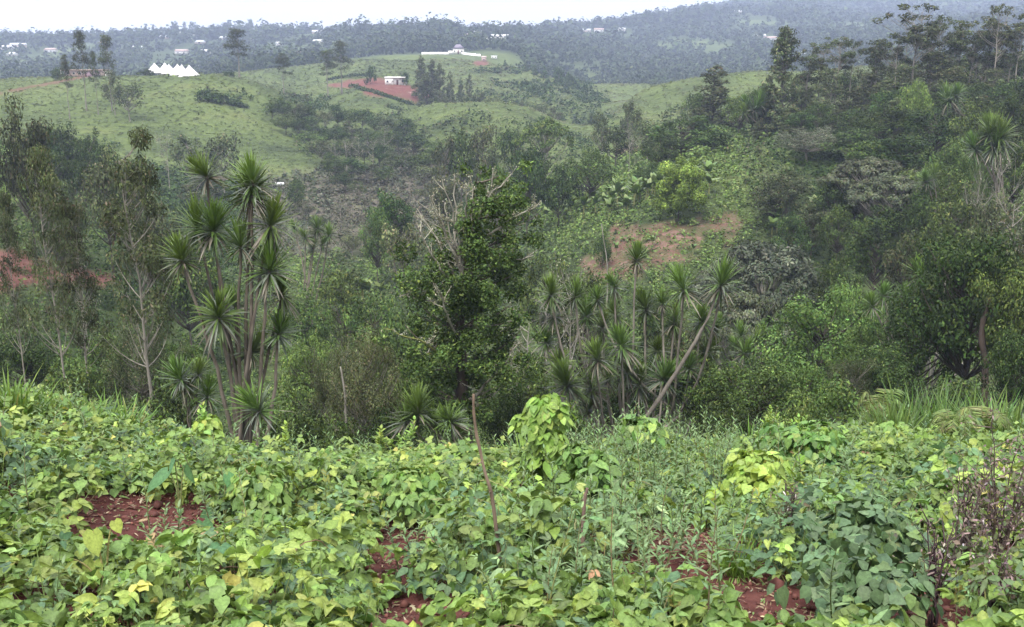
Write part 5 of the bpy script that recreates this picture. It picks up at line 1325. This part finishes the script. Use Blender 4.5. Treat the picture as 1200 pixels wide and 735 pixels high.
def leafy_mound(name, px, ptop, Y, wpx, pal, nleaf, leaf, label, cat, seed, tpl=T_HEART, stake=None):
    """a heap of climbing bean leaves hung over a short post"""
    r = np.random.default_rng(seed)
    u, e = ray(px, ptop); x0 = float(u * Y); z0 = gz(x0, Y); H = float(e * Y) - z0; R = wpx * Y / FPX / 2
    o = empty(name, (x0, Y, z0))
    b, sb = MB(), MB()
    # lobes on lobes, so the outline is uneven
    lob = np.column_stack([r.normal(0, R * .34, 9), r.normal(0, R * .4, 9), H * np.linspace(.22, .86, 9), R * r.uniform(.42, .72, 9)])
    lob[0] = (0, 0, H - R * .75, R * .72)
    li = r.integers(0, 9, nleaf); d = rdir(nleaf, r); d[:, 2] = np.where(d[:, 2] < -.3, -d[:, 2], d[:, 2])
    P = lob[li, :3] + d * lob[li, 3:4] * r.uniform(.82, 1.08, (nleaf, 1)); P[:, 2] = np.clip(P[:, 2], .05, H)
    nr = unit(d * .9 + [0, -.15, .55] + r.normal(0, .2, (nleaf, 3)))
    dn = unit(np.array([0, 0, -1.]) + d * .6 + r.normal(0, .35, (nleaf, 3)))
    s = np.exp(r.normal(0, .22, nleaf))
    b.leaves(P, dn, nr, leaf * s, leaf * .84 * s, pick(pal, nleaf, r, .12), tpl, .05)
    for k in range(7):
        q = lob[k, :3]; sb.tube(bez((r.normal(0, .05), r.normal(0, .05), -.05), (q[0] * .4, q[1] * .4, q[2] * .6), q, 8), np.linspace(.008, .003, 8), (.15, .12, .07), 5)
    if stake: sb.tube([(0.02, 0, -.1), (0, .01, H * .5), (-.02, 0, H * .93)], [.02, .018, .014], (.14, .10, .075), 6, cap=True)
    b.build('leaves', M_FIELD, o); sb.build('stems', M_BARK, o, True); tag(o, label, cat); return o
leafy_mound('climbing_bean', 646, 462, 9.2, 72, [(.16,.26,.052,3),(.20,.30,.06,2),(.125,.21,.045,2)], 640, .088, 'yellow-green climbing bean heaped high on a hidden post, tallest mound of the field', 'bean plant', 3, stake=True)
leafy_mound('climbing_bean', 698, 530, 8.0, 74, [(.095,.165,.042,3),(.12,.20,.048,2),(.078,.14,.038,2)], 460, .088, 'large-leaved mid-green vine mound just right of the tallest bean mound', 'bean plant', 4)
leafy_mound('climbing_bean', 875, 545, 8.0, 92, LIME, 420, .085, 'yellowish bean mound right of centre above the bare red earth', 'bean plant', 6)
leafy_mound('climbing_bean', 748, 490, 10.5, 60, BEAN, 240, .10, 'green bean mound with one tall leaf near the strap-leaved thicket foot', 'bean plant', 7)
leafy_mound('climbing_bean', 955, 510, 10.2, 100, BEAN, 380, .085, 'broad green bean mound at the crest right of centre', 'bean plant', 8)
leafy_mound('climbing_bean', 300, 560, 7.8, 90, BEAN, 380, .08, 'dense green bean mound left of centre behind the taro leaves', 'bean plant', 9)
leafy_mound('climbing_bean', 240, 486, 11.0, 44, LIME, 170, .085, 'small lime-green bean mound at the crest below the strap-leaved cluster', 'bean plant', 10)
leafy_mound('climbing_bean', 490, 560, 8.2, 80, BEAN, 330, .08, 'rounded green bean mound left of the leaning stake', 'bean plant', 12)
leafy_mound('soy_bush', 1010, 600, 6.2, 130, BLUE, 420, .085, 'dark bluish-green bean bush above the lower right bare earth', 'bean plant', 13, tpl=T_OVAL)
leafy_mound('soy_bush', 1030, 668, 4.9, 150, BLUE, 380, .08, 'dark bluish-green bean bush near the lower right corner', 'bean plant', 14, tpl=T_OVAL)

def big_leaf_plant(name, px, py, Yr, leaves_, pal, label, cat, seed, petiole=(.20,.22,.09), tpl=T_HEART, wr=.9, nrm=(0, -.55, .8)):
    """broad leaves on long stalks: (dx px, dy px, size m, heading degrees)"""
    r = np.random.default_rng(seed)
    x0, Y, z0 = spot(px, py, *Yr)
    o = empty(name, (x0, Y, z0 - .02))
    for dx, dy, s, hd in leaves_:
        k = Y / FPX
        tip = np.array([dx * k, r.normal(0, .05), max(.08, -dy * k * 1.05)])
        sb = MB(); sb.tube(bez((0, 0, 0), (tip[0] * .3, tip[1], tip[2] * .9), tip, 8), np.linspace(.0075, .0038, 8), np.asarray(petiole) * math.exp(r.normal(0, .1)), 5)
        sb.build('petiole', M_FIELD, o, True)
        a = math.radians(hd); d = unit(np.array([[math.cos(a), -.35, math.sin(a)]])); nn = unit(np.array([nrm]) + r.normal(0, .14, (1, 3)))
        lb = MB(); lb.leaves(tip[None], d, nn, s, s * wr, pick(pal, 1, r, .08), tpl, .06); lb.build('leaf', M_FIELD, o)
    tag(o, label, cat); return o
big_leaf_plant('yam_vine', 125, 700, (3.2, 7), [(-10,-92,.15,-80),(-14,-50,.165,-95),(18,-104,.08,-60),(-44,-54,.12,-110),(-34,-28,.12,-140),(4,-22,.13,-80),(34,-40,.11,-60)], LIME, 'heart-leaved vine with big pale round leaves at the bottom left', 'vine', 21, petiole=(.30,.26,.11))
big_leaf_plant('yam_vine', 735, 728, (3.2, 7), [(-40,-50,.13,-70),(-8,-62,.12,-95),(20,-44,.13,-60),(50,-60,.12,-100),(-60,-34,.12,-110),(35,-28,.13,-75),(-20,-30,.12,-95),(70,-36,.11,-60),(90,-62,.09,-80),(-80,-58,.10,-90)], [(.12,.21,.06,2),(.16,.25,.06,2)], 'big heart-leaved creeper at the bottom, right of centre', 'vine', 22, petiole=(.2,.24,.09))
big_leaf_plant('taro_plant', 212, 600, (5, 10), [(-14,-54,.24,-140),(10,-62,.17,-60),(-2,-72,.13,-110)], [(.075,.15,.06,1)], 'taro plant with one long drooping blue-green leaf left of centre', 'taro', 23, tpl=T_HEART, wr=.5, nrm=(-.5,-.6,.6))
big_leaf_plant('taro_plant', 262, 610, (5, 10), [(6,-58,.20,-60),(24,-36,.2,-150),(-12,-20,.22,-120)], [(.08,.155,.062,1)], 'taro plant with upright blue-green leaves right of the drooping-leaved one', 'taro', 24, wr=.5, nrm=(.5,-.6,.6))
big_leaf_plant('taro_plant', 232, 642, (4.5, 9), [(8,-36,.26,-80),(20,-20,.22,-60)], [(.075,.14,.06,1)], 'low taro plant at the right edge of the large bare patch', 'taro', 25, wr=.55, nrm=(.4,-.6,.6))
big_leaf_plant('yam_vine', 560, 700, (3.4, 8), [(-30,-40,.10,-80),(10,-56,.10,-100),(34,-30,.11,-60),(-10,-10,.11,-90),(50,-60,.09,-80)], BEAN, 'broad-leaved bean vine at the foot of the leaning stake', 'vine', 26)
big_leaf_plant('yam_vine', 610, 660, (3.6, 8), [(-10,-50,.10,-80),(14,-40,.11,-100),(30,-64,.10,-60),(-30,-30,.11,-90)], [(.13,.21,.07,1)], 'green broad-leaved shoot with a red-brown tip below the tallest bean mound', 'vine', 27)

# the rest of the grey-green weeds, too many to tell apart
def weed_thicket():
    r = np.random.default_rng(66); sb = MB()
    for k in range(560):
        Y = math.sqrt(r.uniform(4.6 ** 2, 12.5 ** 2)); px = 745 + r.normal(0, 85) if k < 230 else r.uniform(0, 1200)
        x = float(ray(px, 560)[0]) * Y; z = gz(x, Y)
        if soil_score(np.array([x]), np.array([Y]), np.array([z]))[0] > -.1: continue
        H = r.uniform(.36, .74) * (1 if k < 230 else .85); c = np.array([x + r.normal(0, .12), Y + r.normal(0, .1), z + H])
        S = bez((x, Y, z), ((x + c[0]) / 2 + r.normal(0, .04), Y, z + H * .55), c, 8); sb.tube(S, np.linspace(.0055, .002, 8), pick([(.17,.21,.08,2), (.20,.17,.09,1)], 1, r)[0], 4)
        n = 22; t = np.linspace(.25, 1, n); p = np.column_stack([np.interp(t, np.linspace(0, 1, 8), S[:, i]) for i in range(3)])
        an = np.arange(n) * 2.4 + r.uniform(0, 6); up = .2 + .9 * t
        d = unit(np.column_stack([np.cos(an), np.sin(an), up]) + r.normal(0, .15, (n, 3))); nn = unit(np.column_stack([-np.cos(an) * up, -np.sin(an) * up, np.ones(n)]))
        s_ = np.exp(r.normal(0, .2, n)) * (1.1 - .5 * t) * r.uniform(.8, 1.2)
        sb.leaves(p, d, nn, .085 * s_, .024 * s_, pick(HERB, n, r, .12), T_OVAL, .12)
    o = sb.build('weeds', M_FIELD); tag(o, 'thin grey-green weeds growing through the beans, thickest right of centre', 'weeds', kind='stuff')
weed_thicket()
# stakes
def stake(pts, Y, r0, r1, col, label):
    return pole('stake', pts, Y, r0, r1, col, label, 'stake')
stake([(591,700),(578,590),(567,548),(557,500),(555,462)], 5.6, .0125, .008, (.13,.095,.07), 'leaning brown wooden stake standing in the beans left of the tallest mound')
stake([(681,690),(684,600),(688,572)], 5.6, .014, .009, (.16,.11,.09), 'short reddish dry stalk below the large-leaved vine mound')
pole('pole', [(700,528),(704,440),(710,370),(712,320),(705,262)], 60, .085, .025, (.15,.14,.12), 'thin bare grey pole rising above the central strap-leaved thicket', 'dead tree', dy=2)
pole('trunk', [(742,560),(752,502),(768,474),(790,440),(812,405),(828,375),(842,340)], 39.5, .12, .05, (.125,.112,.095), 'thick bent pale trunk leaning right at the edge of the central strap-leaved thicket', 'tree trunk', dy=1)
pole('trunk', [(1152,516),(1153,470),(1155,430),(1150,390),(1158,350)], 45.5, .20, .11, (.060,.046,.038), 'reddish brown thick trunk under the large dark tree at the right', 'tree trunk')
pole('trunk', [(407,560),(406,500),(404,460),(399,430)], 39, .07, .035, (.2,.185,.16), 'thin dead pale trunk left of the thin olive tree', 'dead tree')

# dry pod shrubs at the right
def dry_shrub(px, pbase, ptop, Y, wpx, label, seed, col=(.085,.062,.058), pods=260, leafy=90):
    r = np.random.default_rng(seed)
    u, e = ray(px, ptop); x0 = float(u * Y); z0 = gz(x0, Y) - .02; H = float(e * Y) - z0; R = wpx * Y / FPX / 2
    o = empty('dry_shrub', (x0, Y, z0)); sb, pb, lb = MB(), MB(), MB()
    tips = []
    for k in range(8):
        an = r.uniform(0, 6.28); q = R * r.uniform(.1, .9)
        c = np.array([q * math.cos(an), q * math.sin(an), H * r.uniform(.65, 1.)])
        S = bez((r.normal(0, .04), r.normal(0, .04), 0), (c[0] * .35, c[1] * .35, c[2] * .55), c, 10); S[1:-1] += r.normal(0, .008, (8, 3))
        sb.tube(S, np.linspace(.008, .0025, 10), np.asarray(col) * math.exp(r.normal(0, .2)), 5); tips.append(S)
        for j in range(6):
            i = r.integers(3, 10); q2 = S[i] + np.array([r.normal(0, .5), r.normal(0, .5), r.uniform(.2, .9)]) * .28 * H * r.uniform(.4, 1)
            S2 = bez(S[i], (S[i] + q2) / 2 + r.normal(0, .015, 3), q2, 6); sb.tube(S2, np.linspace(.004, .0014, 6), np.asarray(col) * math.exp(r.normal(0, .2)), 4); tips.append(S2)
    allp = np.vstack([t[len(t) // 2:] for t in tips])
    j = r.integers(0, len(allp), pods); p = allp[j] + r.normal(0, .022, (pods, 3)); nn = rdir(pods, r)
    pb.leaves(p, unit(rdir(pods, r) * .6 + [0, 0, -.6]), nn, .026 * np.exp(r.normal(0, .3, pods)), .011, pick([(.24,.175,.17,3), (.16,.11,.11,3), (.42,.38,.36,1.0), (.16,.15,.09,1.5)], pods, r), T_OVAL)
    j = r.integers(0, len(allp), leafy); p = allp[j] * [1.05, 1.05, .7] + r.normal(0, .04, (leafy, 3)); nn = unit(rdir(leafy, r) + [0, 0, 1])
    lb.leaves(p, unit(np.cross(nn, rdir(leafy, r))), nn, .05, .026, pick([(.10,.13,.06,2), (.15,.12,.085,1), (.09,.07,.065,1)], leafy, r), T_OVAL, .1)
    pb.v += lb.v; pb.c += lb.c; pb.q += [q_ + pb.n for q_ in lb.q]; pb.n += lb.n
    sb.build('stems', M_BARK, o, True); pb.build('foliage', M_FIELD, o); tag(o, label, 'shrub')
dry_shrub(1188, 680, 505, 5.9, 76, 'dry purplish shrub full of pinkish pods at the right frame edge', 31, pods=650, leafy=240)
dry_shrub(1140, 690, 545, 5.9, 60, 'thin dark-stemmed dry shrub left of the purplish one at the right', 32, pods=320, leafy=90)
dry_shrub(1105, 700, 610, 5.0, 60, 'low dark dry plant with white pods below the purplish shrub', 33, col=(.05,.03,.035), pods=150, leafy=40)
dry_shrub(1178, 720, 632, 4.8, 80, 'withered brownish pod plant in the lower right corner', 34, pods=260, leafy=160)
dry_shrub(932, 600, 570, 6.6, 40, 'small dark withered plant on the right side of the beans', 35, pods=90, leafy=60)

def grass_clump(px, ptop, Y, wpx, n, label, seed, pal=None, w=.022, group='grass clumps at the field edge', droop=.42):
    r = np.random.default_rng(seed)
    u, e = ray(px, ptop); x0 = float(u * Y); z0 = gz(x0, Y) - .03; H = max(.3, float(e * Y) - z0); R = wpx * Y / FPX / 2
    o_ = MB()
    an = r.uniform(0, 6.28, n); q = np.sqrt(r.random(n)) * R
    P = np.column_stack([q * np.cos(an) * .6, q * np.sin(an) * .6, np.zeros(n)])
    d = unit(np.column_stack([np.cos(an) * q / R * .55, np.sin(an) * q / R * .55, np.ones(n)]) + r.normal(0, .16, (n, 3)))
    nn = unit(np.column_stack([-d[:, 0] * 3, -d[:, 1] * 3, np.ones(n)]) + r.normal(0, .5, (n, 3)))
    L_ = H * r.uniform(.6, 1.35, n)
    o_.leaves(P, d, nn, L_, w, pick(pal or [(.12,.21,.045,3), (.16,.25,.055,2), (.09,.16,.04,2), (.24,.24,.09,.4)], n, r, .12), T_BLADE, droop * r.uniform(.4, 1.3, n))
    o = o_.build('grass_clump', M_GRASS); o.location = (x0, Y, z0); tag(o, label, 'grass', group); return o
gl = ['at the left frame edge, tallest of the left grass','second from the left edge','with drooping tips between the left clumps','low and yellowish at the left crest','of arching blades left of the brownish tree foot','short, below the thick-leaved tree at the left','bright arching, nearest the left strap-leaved cluster']
for k, (px, tp, Y, w_) in enumerate([(2,424,10.5,50),(22,436,10.5,50),(48,446,11,50),(75,454,11.2,50),(100,456,11.6,46),(118,462,11.8,40),(140,450,12,40)]):
    grass_clump(px, tp, Y, w_, 110, 'grass clump ' + gl[k], 600 + k)
gl = ['of tall blades at the right, leftmost','of tall blades under the dark right tree','tallest, below the reddish trunk','of broad blades right of the reddish trunk','arching far right at the frame edge','low at the crest right of the leafy weeds','feathery, beside the fern-like palm']
for k, (px, tp, Y, w_) in enumerate([(1062,462,13,60),(1085,448,13.5,60),(1112,446,13.5,60),(1140,452,13,60),(1168,455,12.5,60),(1045,470,13,46),(1192,462,12,46)]):
    grass_clump(px, tp, Y, w_, 130, 'grass clump ' + gl[k], 620 + k, pal=[(.085,.155,.04,3), (.11,.185,.046,2), (.065,.12,.036,2)], w=.024, group='broad grass clumps at the right field edge', droop=.3)
grass_clump(866, 608, 6.1, 46, 260, 'feathery light green fern-like tuft in the bare red patch right of centre', 640, pal=[(.16,.25,.05,2), (.20,.29,.06,1)], w=.008, group='feathery tufts', droop=.6)
grass_clump(960, 600, 6.4, 40, 120, 'feathery yellowish tuft among the bluish bean bushes', 641, pal=[(.22,.29,.06,2)], w=.008, group='feathery tufts', droop=.6)
for k, (px, tp, Y) in enumerate([(880,486,12.5),(610,500,12.5)]):
    grass_clump(px, tp, Y, 34, 60, ['thin grass clump at the crest right of the bent pale trunk','thin grass clump at the crest below the lichen tree'][k], 645 + k)
# fern-like palm at the right field edge
def frond_plant(px, ptop, Y, wpx, label, seed, name='fern', n=9):
    r = np.random.default_rng(seed); u, e = ray(px, ptop); x0 = float(u * Y); z0 = gz(x0, Y) - .05; H = float(e * Y) - z0; R = wpx * Y / FPX / 2
    o = empty(name, (x0, Y, z0))
    for k in range(n):
        an = k * 6.283 / n + r.normal(0, .2); c = np.array([math.cos(an) * R, math.sin(an) * R, H * r.uniform(.45, .75)])
        S = bez((0, 0, H * .1), (c[0] * .45, c[1] * .45, H * 1.25), c, 12)
        b = MB(); b.tube(S, np.linspace(.02, .005, 12) * Y / 25, (.12,.14,.05), 4)
        m = 44; t = np.linspace(.2, 1, m); P = np.column_stack([np.interp(t, np.linspace(0, 1, 12), S[:, i]) for i in range(3)])
        T = unit(np.gradient(P, axis=0)); sd = unit(np.cross(T, [0, 0, 1.])) * np.where(np.arange(m) % 2, 1, -1)[:, None]
        d = unit(sd + T * .5 + [0, 0, -.35] + r.normal(0, .1, (m, 3))); nn = unit(np.cross(T, sd) * np.where(np.arange(m) % 2, 1, -1)[:, None])
        b.leaves(P, d, nn, R * .42 * np.sin(t * 2.6 + .35) + .03, R * .05, pick([(.10,.15,.04,2), (.13,.18,.05,1), (.14,.14,.06,.5)], m, r), T_BLADE, .2)
        b.build('frond', M_FIELD, o)
    tag(o, label, 'fern')
frond_plant(1035, 442, 20, 60, 'feathery palm-like plant between the low trees and the right grass clumps', 701, 'feather_palm')
frond_plant(1155, 470, 11.5, 70, 'pale green fern at the field edge near the right frame side', 702)
frond_plant(1120, 478, 11, 60, 'smaller pale fern left of the one near the right frame side', 703)
haze(LOWZ - 1, max(TOPZ, float(globals().get('MAXZ', 0))) + 2)
